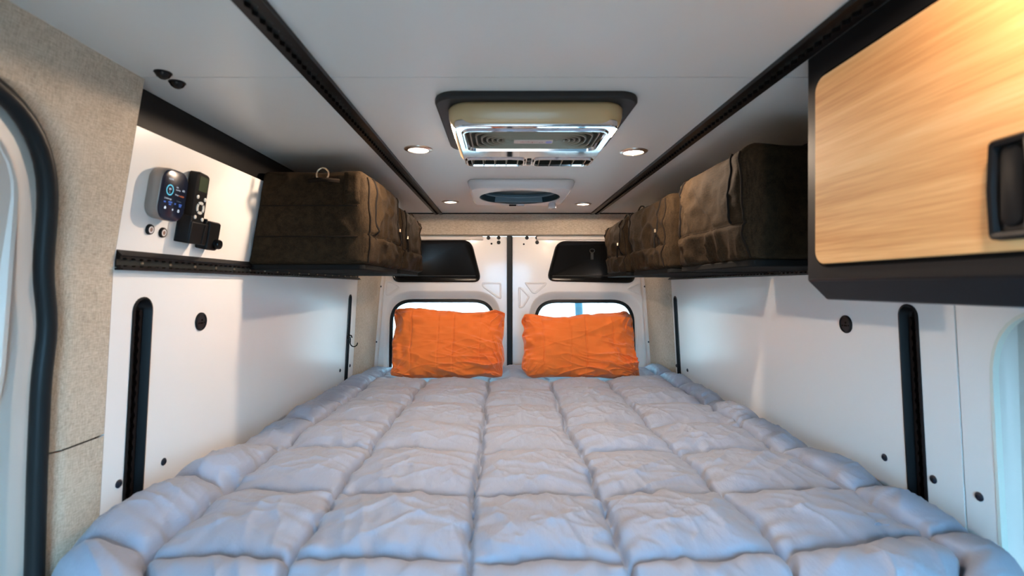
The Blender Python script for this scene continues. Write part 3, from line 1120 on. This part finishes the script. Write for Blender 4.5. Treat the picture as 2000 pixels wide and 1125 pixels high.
downlight(0.490, 0.46, 'round lit ceiling lamp nearest the viewer on the right, beside the bamboo cabinet', 0.42)

# air conditioner
AX, AY = 0.08, 1.395
T = thing('air_conditioner', 'ivory ceiling air conditioner with chrome fascia and oval grille', 'air conditioner', (AX, AY, CZ))
def lp(w_, h_, r, z, cy=0.0, n=8):
    return [(p[0], p[1], z) for p in rr(0, cy, w_, h_, r, n)]
g = G()
g.loft([lp(0.474, 0.462, 0.05, 0.0), lp(0.478, 0.466, 0.052, -0.004), lp(0.478, 0.466, 0.052, -0.012), lp(0.470, 0.458, 0.05, -0.016)])
obj('gasket_plate', g, 'gasket', T)
g = G()
g.loft([lp(0.412, 0.412, 0.05, -0.016), lp(0.420, 0.418, 0.052, -0.022), lp(0.418, 0.416, 0.055, -0.040), lp(0.410, 0.410, 0.058, -0.052), lp(0.398, 0.402, 0.055, -0.060), lp(0.388, 0.394, 0.05, -0.064)], True, False)
obj('housing', g, 'ivory', T, smooth=70)
ZB = -0.064
fz = lambda a, b_, d: (a, b_, ZB + d)
gr_w, gr_h, gr_y = 0.352, 0.185, -0.078
gl_ = rr(0, gr_y, gr_w, gr_h, 0.026, 8)
vl = rr(-0.100, 0.146, 0.172, 0.084, 0.018, 6)
vr = rr(0.100, 0.146, 0.172, 0.084, 0.018, 6)
g = G()
g.prism(rr(0, 0, 0.388, 0.394, 0.022, 8), [gl_, vl, vr], fz, -0.006, 0.012)
fas = obj('fascia', g, 'chrome', T, bevel=0.003)
g = G()
g.loft([[fz(p[0], p[1], d) for p in inset(gl_, e)] for d, e in ((-0.006, -0.004), (-0.0100, 0.0), (-0.0100, 0.003), (-0.0015, 0.0085))], False, False)
obj('grille_frame', g, 'chrome', fas)
g = G()
g.prism(rr(0, gr_y, gr_w - 0.002, gr_h - 0.002, 0.025, 6), [], fz, -0.0015, 0.013)
obj('grille_back', g, 'grille_dark', T)
gr = None
for k in range(7):
    w_ = gr_w - 0.030 - k * 0.0265
    h_ = gr_h - 0.030 - k * 0.0215
    if h_ < 0.018:
        break
    g = G()
    r_ = min(0.022 + k * 0.012, h_ / 2 - 0.001)
    l0 = rr(0, gr_y, w_, h_, r_, 8)
    g.loft([[fz(p[0], p[1], d) for p in inset(l0, e)] for d, e in ((-0.0014, 0.0), (-0.0065, 0.0008), (-0.0065, 0.0034), (-0.0014, 0.0044))], False, False)
    obj('grille_ring', g, 'grille_ring', T)
g = G()
for x_ in (-0.06, 0.0, 0.06):
    g.box(x_ - 0.0015, x_ + 0.0015, gr_y - gr_h / 2 + 0.008, gr_y + gr_h / 2 - 0.008, ZB - 0.0045, ZB - 0.0014)
obj('grille_rib', g, 'grille_ring', T)
g = G()
g.prism(rr(0.0, gr_y + 0.004, 0.100, 0.028, 0.004, 3), [], fz, -0.0085, -0.001)
lbl = obj('name_plate', g, 'label_plate', T, label='small pale plate with dark red lettering')
tg = text_geo('OutEquip', 0.0155)
mx = Matrix.Translation((0.006, gr_y + 0.004, ZB - 0.0090)) @ Matrix.Rotation(PI, 4, 'Y')
g = G()
mx2 = Matrix.Translation((-0.004, gr_y + 0.004, ZB - 0.0090)) @ Matrix.Rotation(PI, 4, 'X') @ Matrix.Rotation(PI, 4, 'Z')
g.add(tg.v, tg.f, mx2)
obj('lettering', g, 'label_red', lbl, smooth=0, recalc=False)
g = G()
g.lathe([(0.0005, 0), (0.0085, 0), (0.0085, 0.001)], 16, Matrix.Translation((0.040, gr_y + 0.004, ZB - 0.0095)))
obj('emblem', g, 'label_blue', lbl)
for vx, vl_ in ((-0.100, vl), (0.100, vr)):
    g = G()
    g.loft([[fz(p[0], p[1], d) for p in inset(vl_, e)] for d, e in ((-0.006, -0.004), (-0.0105, 0.0), (-0.0105, 0.0035), (-0.0055, 0.005))], False, False)
    vf = obj('vent', g, 'chrome', T)
    g = G()
    g.loft([[fz(p[0], p[1], d) for p in inset(vl_, e)] for d, e in ((-0.0056, 0.005), (0.0105, 0.006))], False, False)
    obj('vent_duct', g, 'grille_dark', vf)
    g = G()
    g.prism(inset(vl_, 0.002), [], fz, 0.010, 0.013)
    obj('vent_back', g, 'grille_dark', vf)
    for k in range(5):
        xx = vx - 0.068 + k * 0.034
        g = G()
        g.box(-0.0011, 0.0011, 0.146 - 0.036, 0.146 + 0.036, -0.011, 0.012, Matrix.Translation((xx, 0, ZB)) @ Matrix.Rotation(math.radians(14), 4, 'Y'))
        obj('vent_slat', g, 'grille_ring', vf)
for yy in (0.128, 0.160):
    g = G()
    g.loft([[fz(p[0], p[1], d) for p in rr(0, yy, 0.013, 0.026, 0.005, 4)] for d in (-0.004, -0.009)])
    obj('fascia_button', g, 'gasket', T)

# roof fan
T = thing('roof_fan', 'white square roof fan surround with dark oval opening behind the air conditioner', 'roof fan', (0.08, 2.365, CZ))
hole = [(0.186 * math.cos(2 * PI * i / 40), 0.186 * math.sin(2 * PI * i / 40)) for i in range(40)]
g = G()
g.loft([lp(0.448, 0.478, 0.045, 0.0), lp(0.454, 0.484, 0.05, -0.004), lp(0.450, 0.480, 0.055, -0.016), lp(0.436, 0.468, 0.055, -0.030), lp(0.420, 0.452, 0.05, -0.037)], True, False)
g.prism(rr(0, 0, 0.420, 0.452, 0.05, 8), [hole], lambda a, b_, d: (a, b_, -0.037 + d), 0.0, 0.003)
obj('surround', g, 'white_plastic', T, smooth=60)
g = G()
g.loft([[(p[0] * s, p[1] * s, z) for p in hole] for s, z in ((1.0, -0.036), (0.985, -0.034), (0.97, -0.006), (0.96, -0.003))], False, True)
obj('fan_screen', g, 'fan_teal', T)
g = G()
g.loft([[(p[0] * s, p[1] * 0.80 * s - 0.02, z) for p in hole] for s, z in ((0.90, -0.004), (0.90, -0.018), (0.88, -0.020), (0.86, -0.014))], False, False)
obj('screen_rim', g, 'fan_grey', T)
g = G()
g.box(-0.12, 0.12, 0.140, 0.150, -0.034, -0.006)
obj('crank_strip', g, 'fan_grey', T, bevel=0.002)
g = G()
g.lathe([(0.016, -0.037), (0.018, -0.044), (0.020, -0.058), (0.019, -0.064), (0.002, -0.066)], 14, Matrix.Translation((0.165, 0.150, 0)))
obj('crank_knob', g, 'clear', T)
for x_, mm in ((-0.028, 'black'), (0.012, 'white_plastic')):
    g = G()
    g.box(x_ - 0.018, x_ + 0.018, 0.192, 0.206, -0.044, -0.036)
    obj('switch', g, mm, T, bevel=0.002)

# black knobs on the ceiling
for x_, y_, lab in ((-0.705, 1.064, 'black dome clip on the ceiling just ahead of the joint, nearer the viewer'), (-0.708, 1.115, 'black dome clip on the ceiling just behind the joint, farther from the viewer')):
    T = thing('ceiling_clip', lab, 'clip', (x_, y_, CZ), 'black dome clips on the ceiling')
    g = G()
    g.lathe([(0.015, 0), (0.0155, -0.003), (0.012, -0.009), (0.006, -0.013), (0.001, -0.014)], 20)
    obj('cap', g, 'black_gloss', T)
    g = G()
    g.lathe([(0.017, 0), (0.017, -0.0015), (0.0155, -0.002)], 20)
    obj('washer', g, 'black', T)

# =================================================================== CABINET
CX = 0.596
T = thing('overhead_cabinet', 'black overhead cabinet with bamboo door hung high on the right', 'cabinet', (CX, 0.5, -0.027))
ya, yb = -0.55, 0.50
prof = [(0.0, 0.037), (0.0, CZ + 0.026), (wx(1, CZ) - CX - 0.004, CZ + 0.026), (wx(1, 0.05) - CX - 0.022, 0.08), (wx(1, -0.02) - CX - 0.024, 0.0), (0.037, 0.0)]
g = G()
g.loft([[(p[0], y, p[1]) for p in prof] for y in (ya, yb)])
obj('carcass', g, 'cab_black', T, bevel=0.003)
g = G()
# door: rounded bamboo slab in the front face
fd = lambda a, b_, d: (-d, a, b_)
dl2 = rr((-0.50 + 0.465) / 2, 0.240, 0.965, 0.346, 0.026, 8)
g.loft([[fd(p[0], p[1], d) for p in inset(dl2, e)] for d, e in ((0.0, 0.0), (0.0055, 0.0), (0.007, 0.0015))], False, True)
dd = obj('door', g, 'bamboo', T, smooth=30, label='bamboo veneer door with rounded corners')
g = G()
g.prism(inset(dl2, -0.006), [dl2], fd, -0.001, 0.002)
obj('door_gap', g, 'zip', T)
# latch handle
hl = [(0.110, 0.079), (0.060, 0.079), (0.056, 0.140), (0.0585, 0.2005), (0.062, 0.2005), (0.113, 0.2005), (0.115, 0.140)]
hl = round_poly([(0.112, 0.080), (0.060, 0.080), (0.056, 0.14), (0.061, 0.200), (0.113, 0.200), (0.116, 0.14)], 0.008, 3)
g = G()
g.loft([[fd(p[0], p[1], d) for p in inset(hl, e)] for d, e in ((0.006, 0.0), (0.015, 0.001), (0.018, 0.004), (0.017, 0.009), (0.011, 0.011))], False, True)
hd = obj('handle', g, 'black', T, smooth=40, label='black recessed latch handle')
g = G()
gl2 = rr(0.086, 0.142, 0.030, 0.096, 0.013, 5)
g.loft([[fd(p[0], p[1], d) for p in inset(gl2, e)] for d, e in ((0.010, 0.0), (0.0135, 0.002), (0.0145, 0.005))], False, True)
obj('latch_paddle', g, 'black', hd, smooth=40)

# =================================================================== BAGS
def make_bag(label, side, xfront, y0, y1, z0, z1, seed, group, pocket=True, ring_=False, strap=False, pull_end=1):
    """soft canvas bag hung on the wall track; local x runs from the wall into the room"""
    xw = wx(side, z0)
    D = abs(xfront - xw)
    L_, Hh = y1 - y0, z1 - z0
    T = thing('canvas_bag', label, 'bag', (xw, y0, z0), group)
    sgn = -side
    def loc(p):
        x, y, z = p
        x = x + 0.17 * z * (1 - min(max(x / D, 0), 1)) + 0.004
        return (sgn * x, y, z)
    rnd = random.Random(seed)
    ph = [rnd.random() * 9 for _ in range(6)]
    zs_ = 0.33 * Hh
    def fdisp(y, z):
        """relief of the face towards the room"""
        t, s = y / L_, z / Hh
        d = 0.022 * (np.clip(1 - (2 * t - 1) ** 2, 0, 1) ** 0.7) * (np.clip(1 - (2 * s - 1) ** 2, 0, 1) ** 0.7)
        lower = smooth01((0.36 - s) / 0.08)
        rg = 1 - np.abs(vn(t * 7 + 1.2 * s, s * 2.2, seed))
        d = d + (0.013 * lower + 0.004) * rg ** 3
        rg = 1 - np.abs(vn(t * 4 - s * 2.5, s * 2 + t, seed + 1))
        d = d + 0.012 * rg ** 4 * (1 - lower)
        d = d + 0.0045 * vn(t * 13, s * 10, seed + 2)
        d = d + 0.010 * vn(t * 2.5, s * 2.5, seed + 4)
        d = d - 0.006 * np.exp(-((s - 0.33) / 0.018) ** 2)
        return d
    def edisp(x, z):
        s = z / Hh
        rg = 1 - np.abs(vn(x * 9 + z * 6, z * 12 - x * 7, seed + 5))
        return 0.012 * (1 - (2 * np.clip(x / D, 0, 1) - 1) ** 2) * (1 - (2 * s - 1) ** 2) + 0.010 * rg ** 3 + 0.005 * vn(x * 22, z * 22, seed + 6)
    n = 46
    r = 0.028
    V, F = [], []
    key = {}
    def vid(i, j, k):
        q = (i, j, k)
        if q not in key:
            key[q] = len(V)
            p = np.array([D * i / n, L_ * j / n, Hh * k / n])
            # round
            lo_ = np.array([0.004, r, r * 0.5]); hi_ = np.array([D - r, L_ - r, Hh - r])
            c_ = np.minimum(np.maximum(p, lo_), hi_)
            d_ = p - c_
            ln = np.linalg.norm(d_)
            if ln > 1e-9:
                # cube-to-sphere style rounding
                m_ = np.array([r if d_[0] > 0 else 0.004, r, r if d_[2] > 0 else r * 0.5])
                q_ = d_ / m_
                mxx = np.max(np.abs(q_))
                nrm = q_ / (np.linalg.norm(q_) + 1e-9)
                p = c_ + nrm * mxx * m_
                V.append((p, nrm))
            else:
                V.append((p, np.array([0, 0, 0.0])))
        return key[q]
    for a in range(n):
        for b_ in range(n):
            F.append((vid(n, a, b_), vid(n, a + 1, b_), vid(n, a + 1, b_ + 1), vid(n, a, b_ + 1)))
            F.append((vid(0, a, b_), vid(0, a, b_ + 1), vid(0, a + 1, b_ + 1), vid(0, a + 1, b_)))
            F.append((vid(a, 0, b_), vid(a + 1, 0, b_), vid(a + 1, 0, b_ + 1), vid(a, 0, b_ + 1)))
            F.append((vid(a, n, b_), vid(a, n, b_ + 1), vid(a + 1, n, b_ + 1), vid(a + 1, n, b_)))
            F.append((vid(a, b_, 0), vid(a, b_ + 1, 0), vid(a + 1, b_ + 1, 0), vid(a + 1, b_, 0)))
            F.append((vid(a, b_, n), vid(a + 1, b_, n), vid(a + 1, b_ + 1, n), vid(a, b_ + 1, n)))
    Pn = np.array([v[0] for v in V]); Nn = np.array([v[1] for v in V])
    fx = np.clip(Nn[:, 0], 0, 1); fy_ = Nn[:, 1]; fz_ = np.clip(Nn[:, 2], 0, 1)
    Pn[:, 0] += fx * fdisp(np.clip(Pn[:, 1], 0, L_), np.clip(Pn[:, 2], 0, Hh))
    Pn[:, 1] += fy_ * edisp(Pn[:, 0], Pn[:, 2]) * 0.5
    Pn[:, 2] += fz_ * (0.008 * vn(Pn[:, 1] * 9, Pn[:, 0] * 9, seed + 9))
    g = G()
    vv = [loc(p) for p in Pn]
    g.add(vv, F if sgn > 0 else [tuple(reversed(f)) for f in F])
    obj('bag_body', g, 'canvas', T, smooth=80, recalc=False)
    # stiff base board
    g = G()
    bb = rr(D / 2 + 0.002, L_ / 2, D - 0.004, L_ - 0.006, 0.02, 4)
    g.loft([[(sgn * (p[0] + 0.004), p[1], z) for p in bb] for z in (-0.014, 0.004)])
    obj('base_board', g, 'bag_base', T, bevel=0.003, label='stiff dark base board under the bag')
    def fp(t, s, off=0.002):
        y, z = t * L_, s * Hh
        # follow the rounded outline near the edges
        x = D + float(fdisp(np.array(y), np.array(z))) + off
        ey = max(0, r - min(y, L_ - y)); ez = max(0, z - (Hh - r)); eb = max(0, r * 0.5 - z)
        x -= r - math.sqrt(max(r * r - min(r, math.hypot(ey, ez)) ** 2, 0))
        return loc((x, y, z))
    g = G()
    g.tube([fp(0.03 + 0.94 * i / 40, 0.33, -0.0015) for i in range(41)], 0.0028, 6)
    obj('seam', g, 'canvas_dark', T)
    ts_ = (0.14, 0.86)
    for q, t0 in enumerate(ts_):
        g = G()
        s1 = 0.95
        pts = [fp(t0 + (0.03 if q else -0.03) * (1 - (i / 30)) * 0.4, 0.34 + (s1 - 0.34) * i / 30, 0.0) for i in range(31)]
        g.tube(pts, 0.0048, 6)
        zp = obj('zip', g, 'zip', T, label='dark vertical zip on the front')
        if q == pull_end:
            k = int(30 * 0.35)
            p = Vector(pts[k]) + Vector((sgn * 0.008, 0, 0))
            g = G()
            g.tube([p, p - Vector((0, 0, 0.012))], 0.005, 6)
            obj('zip_slider', g, 'brass', zp)
            g = G()
            g.tube([p - Vector((0, 0, 0.012)), p - Vector((-sgn * 0.004, 0, 0.035)), p - Vector((-sgn * 0.003, 0.0, 0.07))], 0.0042, 6)
            obj('zip_pull', g, 'zip', zp)
    # piping round the near and far front edges
    for t0 in (0.035, 0.965):
        g = G()
        g.tube([fp(t0, 0.03 + 0.9 * i / 30, 0.0005) for i in range(31)], 0.0030, 6)
        obj('piping', g, 'canvas_dark', T)
    # near end: upper pocket band and its stitched edge
    if ring_:
        ye = lambda x, z: -float(edisp(np.array(x), np.array(z))) * 0.5 - 0.003
        g = G()
        x1 = D - 0.075
        v, f = [], []
        for i in range(13):
            z = Hh * (0.64 + 0.33 * i / 12)
            for j in range(7):
                x = x1 + 0.060 * j / 6
                y = ye(x, z) - (0.006 if 0 < j < 6 and 0 < i < 12 else -0.002)
                v.append(loc((x, y, z)))
            if i:
                for j in range(6):
                    a = (i - 1) * 7 + j
                    f.append((a, a + 1, a + 8, a + 7))
        g.add(v, f)
        obj('end_pocket', g, 'canvas', T, smooth=60, label='narrow stitched pocket on the near end')
        g = G()
        g.tube([loc((D * (0.04 + 0.90 * i / 24), ye(D * (0.04 + 0.90 * i / 24), Hh * 0.62), Hh * 0.62)) for i in range(25)], 0.0025, 6)
        g.tube([loc((D * (0.04 + 0.90 * i / 24), ye(D * (0.04 + 0.90 * i / 24), Hh * 0.30), Hh * 0.30)) for i in range(25)], 0.0025, 6)
        obj('end_seam', g, 'canvas_dark', T)
        g = G()
        cx_, cz_ = D * 0.62, Hh * 0.93
        g.tube([loc((cx_ + 0.022 * math.cos(a), -0.030, cz_ + 0.020 * math.sin(a))) for a in [2 * PI * i / 20 for i in range(20)]], 0.0028, 6, True)
        obj('ring', g, 'brass', T, label='metal ring at the top of the near end')
        g = G()
        g.tube([loc((cx_ - 0.055 + 0.11 * i / 10, -0.012 - 0.022 * math.sin(PI * i / 10), cz_ - 0.018)) for i in range(11)], 0.007, 6)
        obj('webbing_handle', g, 'canvas_dark', T)
    if strap:
        g = G()
        y_ = L_ * (0.9 if strap > 0 else 0.2)
        g.tube([loc((D - 0.03, y_ + 0.10 * (i / 12 - 0.5) * 1.2, Hh + 0.002 + 0.018 * math.sin(PI * i / 12))) for i in range(13)], 0.004, 6)
        obj('carry_loop', g, 'canvas_dark', T)
    return T
gr_l, gr_r = 'canvas bags hung along the left wall', 'canvas bags hung along the right wall'
make_bag('dark brown canvas bag on the left wall, nearest the viewer beside the remote', -1, -0.452, 1.665, 2.205, 0.066, 0.378, 5, gr_l, ring_=True, pull_end=1)
make_bag('canvas bag at the far end of the left wall, beside the rear door', -1, -0.452, 2.235, 2.745, 0.066, 0.352, 17, gr_l, pull_end=0, strap=1)
make_bag('largest looking canvas bag on the right wall, next to the black cabinet', 1, 0.625, 1.275, 1.79, 0.062, 0.360, 29, gr_r, pull_end=9)
make_bag('canvas bag in the middle of the right wall, with zip pull and top loop', 1, 0.605, 1.845, 2.36, 0.060, 0.338, 41, gr_r, pull_end=0, strap=1)
make_bag('canvas bag at the far end of the right wall, beside the rear door', 1, 0.585, 2.395, 2.85, 0.060, 0.326, 53, gr_r, pull_end=0, strap=-1)

# =================================================================== LEFT WALL DEVICES
# touch display
T = thing('touch_display', 'square rounded touch display with taupe rim glowing on the left wall', 'display', wall_frame(-1, 1.205, 0.217))
def sq(w_, h_, r, z):
    return [(p[0], p[1], z) for p in rr(0, 0, w_, h_, r, 8)]
g = G()
g.loft([sq(0.088, 0.116, 0.030, 0.0), sq(0.092, 0.120, 0.032, 0.004), sq(0.094, 0.122, 0.032, 0.028), sq(0.090, 0.118, 0.031, 0.032)])
obj('housing', g, 'taupe', T)
g = G()
g.loft([sq(0.091, 0.119, 0.031, 0.031), sq(0.090, 0.118, 0.031, 0.0345), sq(0.084, 0.112, 0.029, 0.0362)])
scr = obj('glass_face', g, 'screen', T)
ZS = 0.0366
def flat_on(name, g0, mm, x, y):
    g = G()
    g.add(g0.v, g0.f, Matrix.Translation((x, y, ZS)))
    return obj(name, g, mm, scr, smooth=0, recalc=False)
def plate(name, mm, x, y, w_, h_):
    g = G()
    g.box(x - w_ / 2, x + w_ / 2, y - h_ / 2, y + h_ / 2, ZS - 0.0004, ZS)
    return obj(name, g, mm, scr, smooth=0)
flat_on('screen_text', text_geo('HOME', 0.0062), 'g_white', -0.021, 0.036)
g0 = G()
cir = [(math.cos(2 * PI * i / 36), math.sin(2 * PI * i / 36)) for i in range(36)]
g0.loft([[(c[0] * r_, c[1] * r_, 0) for c in cir] for r_ in (0.0100, 0.0128)], False, False)
flat_on('gauge_ring', g0, 'g_cyan', -0.020, 0.011)
flat_on('screen_text', text_geo('99', 0.0085), 'g_white', -0.020, 0.0125)
flat_on('screen_text', text_geo('%', 0.005), 'g_white', -0.020, 0.0055)
flat_on('screen_text', text_geo('Idle', 0.0052, 'LEFT'), 'g_white', 0.001, 0.021)
flat_on('screen_text', text_geo('standing', 0.0048, 'LEFT'), 'g_white', 0.001, 0.0155)
flat_on('screen_text', text_geo('60h', 0.0068), 'g_white', 0.029, 0.0165)
flat_on('screen_text', text_geo('Water', 0.0050, 'LEFT'), 'g_white', 0.000, 0.0035)
flat_on('screen_text', text_geo('>+4.05A', 0.0056), 'g_orange', 0.024, 0.0025)
flat_on('screen_text', text_geo('2 Warnings', 0.0054), 'g_white', -0.022, -0.0095)
flat_on('screen_text', text_geo('1 Devices', 0.0046), 'g_dim', 0.017, -0.0105)
for x_, y_, w_ in ((-0.031, -0.018, 0.007), (-0.012, -0.0165, 0.013), (-0.012, -0.0215, 0.008), (0.006, -0.018, 0.005), (0.025, -0.0175, 0.010), (0.025, -0.0215, 0.008)):
    plate('tile', 'g_blue', x_, y_, w_, 0.0034)
# home, lightning, gear icons
g0 = G()
g0.add([(-0.0035, -0.003, 0), (0.0035, -0.003, 0), (0.0035, 0.001, 0), (0, 0.0042, 0), (-0.0035, 0.001, 0)], [(0, 1, 2, 3, 4)])
flat_on('home_icon', g0, 'g_white', -0.027, -0.031)
g0 = G()
g0.add([(-0.003, -0.0005, 0), (0.0, -0.0005, 0), (-0.0012, -0.0045, 0), (0.003, 0.0008, 0), (0.0004, 0.0008, 0), (0.0018, 0.0042, 0)], [(0, 1, 4, 5), (1, 2, 3, 4)])
flat_on('bolt_icon', g0, 'g_white', 0.000, -0.0325)
g0 = G()
g0.loft([[(c[0] * r_ * (1.12 if (i // 3) % 2 else 1.0), c[1] * r_ * (1.12 if (i // 3) % 2 else 1.0), 0) for i, c in enumerate(cir)] for r_ in (0.0015, 0.0034)], False, False)
flat_on('gear_icon', g0, 'g_white', 0.0215, -0.033)

# two round sockets
for y_, z_, lab, cm in ((1.190, 0.131, 'left of the two small round sockets under the touch display', 'button_brown'), (1.236, 0.1285, 'right of the two small round sockets under the touch display', 'button_brown')):
    T = thing('round_socket', lab, 'socket', wall_frame(-1, y_, z_), 'small round sockets under the display')
    g = G()
    g.lathe([(0.0125, 0), (0.0125, 0.003), (0.011, 0.0055), (0.0085, 0.006), (0.0085, 0.003)], 24)
    obj('bezel', g, 'black', T)
    g = G()
    g.lathe([(0.0086, 0.002), (0.0084, 0.0058), (0.0055, 0.0062), (0.005, 0.004)], 24)
    obj('collar', g, 'white_plastic', T)
    g = G()
    g.lathe([(0.0052, 0.002), (0.0050, 0.0058), (0.0005, 0.006)], 20)
    obj('contact', g, cm, T)

# remote control in its holder
T = thing('remote_holder', 'black wall cradle holding the remote, attached to the left wall', 'holder', wall_frame(-1, 1.318, 0.146))
g = G()
g.box(-0.036, 0.036, -0.034, 0.036, 0.0, 0.004)
g.box(-0.036, 0.036, -0.034, 0.022, 0.034, 0.040)
g.box(-0.036, -0.031, -0.034, 0.036, 0.004, 0.036)
g.box(0.031, 0.036, -0.034, 0.036, 0.004, 0.036)
g.box(-0.036, 0.036, -0.034, -0.029, 0.004, 0.036)
obj('cradle', g, 'black', T, bevel=0.002)
g = G()
g.loft([[(x_, y_, z_) for x_, y_ in ((0.012, -0.030), (0.018, -0.030), (0.024, 0.018), (0.018, 0.018))] for z_ in (0.0395, 0.0425)])
obj('front_rib', g, 'black', T, bevel=0.001)
rm = wall_frame(-1, 1.318, 0.146) @ Matrix.Translation((0.002, 0.0505, 0.019)) @ Matrix.Rotation(math.radians(-1.2), 4, 'X')
T = thing('remote_control', 'black remote control with small screen standing in the wall cradle', 'remote control', rm)
g = G()
rl_ = round_poly([(-0.027, -0.080), (0.027, -0.080), (0.027, 0.094), (-0.027, 0.100)], [0.006, 0.006, 0.014, 0.010], 4)
rl_ = round_poly([(-0.026, -0.078), (0.026, -0.078), (0.026, 0.096), (-0.026, 0.100)], 0.010, 4)
g.loft([[(p[0], p[1], d) for p in inset(rl_, e)] for d, e in ((-0.014, 0.002), (-0.012, 0.0), (0.008, 0.0), (0.011, 0.003))])
rb = obj('shell', g, 'black', T, smooth=40)
g = G()
g.loft([[(p[0], p[1], d) for p in rr(0.0, 0.070, 0.036, 0.038, 0.003, 3)] for d in (0.0105, 0.0118)])
obj('display', g, 'lcd', T)
for bx_, by_ in ((-0.016, 0.036), (0.016, 0.033), (-0.016, -0.016), (0.016, -0.019)):
    g = G()
    g.lathe([(0.0052, 0.010), (0.0050, 0.0125), (0.003, 0.0135), (0.0005, 0.0137)], 14, Matrix.Translation((bx_, by_, 0)))
    obj('button', g, 'button_grey', T)
for k in range(4):
    g = G()
    a0 = PI / 2 * k + PI / 4 + 0.14
    a1 = a0 + PI / 2 - 0.28
    arc = [a0 + (a1 - a0) * i / 6 for i in range(7)]
    l2 = [(0.0165 * math.cos(a), 0.0165 * math.sin(a)) for a in arc] + [(0.0095 * math.cos(a), 0.0095 * math.sin(a)) for a in reversed(arc)]
    g.prism(l2, [], lambda a, b_, d: (a, b_ + 0.009, 0.011 + d), -0.001, 0.0018)
    obj('ring_button', g, 'button_grey', T)
T = thing('control_box', 'small black box with a round knob right of the remote cradle', 'control box', wall_frame(-1, 1.400, 0.140))
g = G()
bl2 = rr(0, 0.0, 0.054, 0.078, 0.008, 4)
g.loft([[(p[0], p[1], d) for p in inset(bl2, e)] for d, e in ((0.0, 0.001), (0.028, 0.0), (0.032, 0.003))])
obj('housing', g, 'black', T, smooth=40)
g = G()
g.lathe([(0.0135, 0.030), (0.0135, 0.043), (0.012, 0.046), (0.0005, 0.0465)], 20, Matrix.Translation((0.012, -0.020, 0)))
obj('knob', g, 'black_gloss', T)

# wall sockets
def outlet(side, y, z, label):
    T = thing('wall_socket', label, 'socket', wall_frame(side, y, z), 'round black wall sockets')
    g = G()
    g.lathe([(0.0255, 0), (0.0255, 0.003), (0.024, 0.005), (0.021, 0.0055), (0.0205, 0.0035), (0.0005, 0.0035)], 32)
    obj('face_plate', g, 'black', T)
    for x_, y_, w_, h_ in ((0.002, 0.0045, 0.006, 0.0055), (0.001, -0.004, 0.013, 0.0045), (-0.012, -0.004, 0.005, 0.004), (0.014, -0.003, 0.004, 0.004)):
        g = G()
        g.loft([[(p[0], p[1], d) for p in rr(x_, y_, w_, h_, 0.0012, 2)] for d in (0.003, 0.0042)])
        obj('slot', g, 'zip', T)
outlet(-1, 1.43, -0.100, 'round black socket in the left wall between track and bed')
outlet(1, 1.464, -0.110, 'round black socket in the right wall below the bags')

# hook on the rear left track
T = thing('hook', 'small black hook fixed in the far track of the left wall', 'hook', wall_frame(-1, 2.832, -0.285))
g = G()
g.lathe([(0.013, -0.010), (0.013, 0.004), (0.010, 0.008)], 14)
obj('mount', g, 'black', T)
g = G()
g.tube([(0, 0.012, 0.004), (0, 0.010, 0.018), (0, -0.002, 0.022)], 0.004, 8)
g.tube([(0, 0.004, 0.010), (0, -0.010, 0.014)] + [(0, -0.030 - 0.020 * math.sin(a), 0.034 - 0.020 * math.cos(a)) for a in [PI * i / 12 * 1.05 for i in range(13)]], 0.0032, 8)
obj('hook_arm', g, 'black_gloss', T)
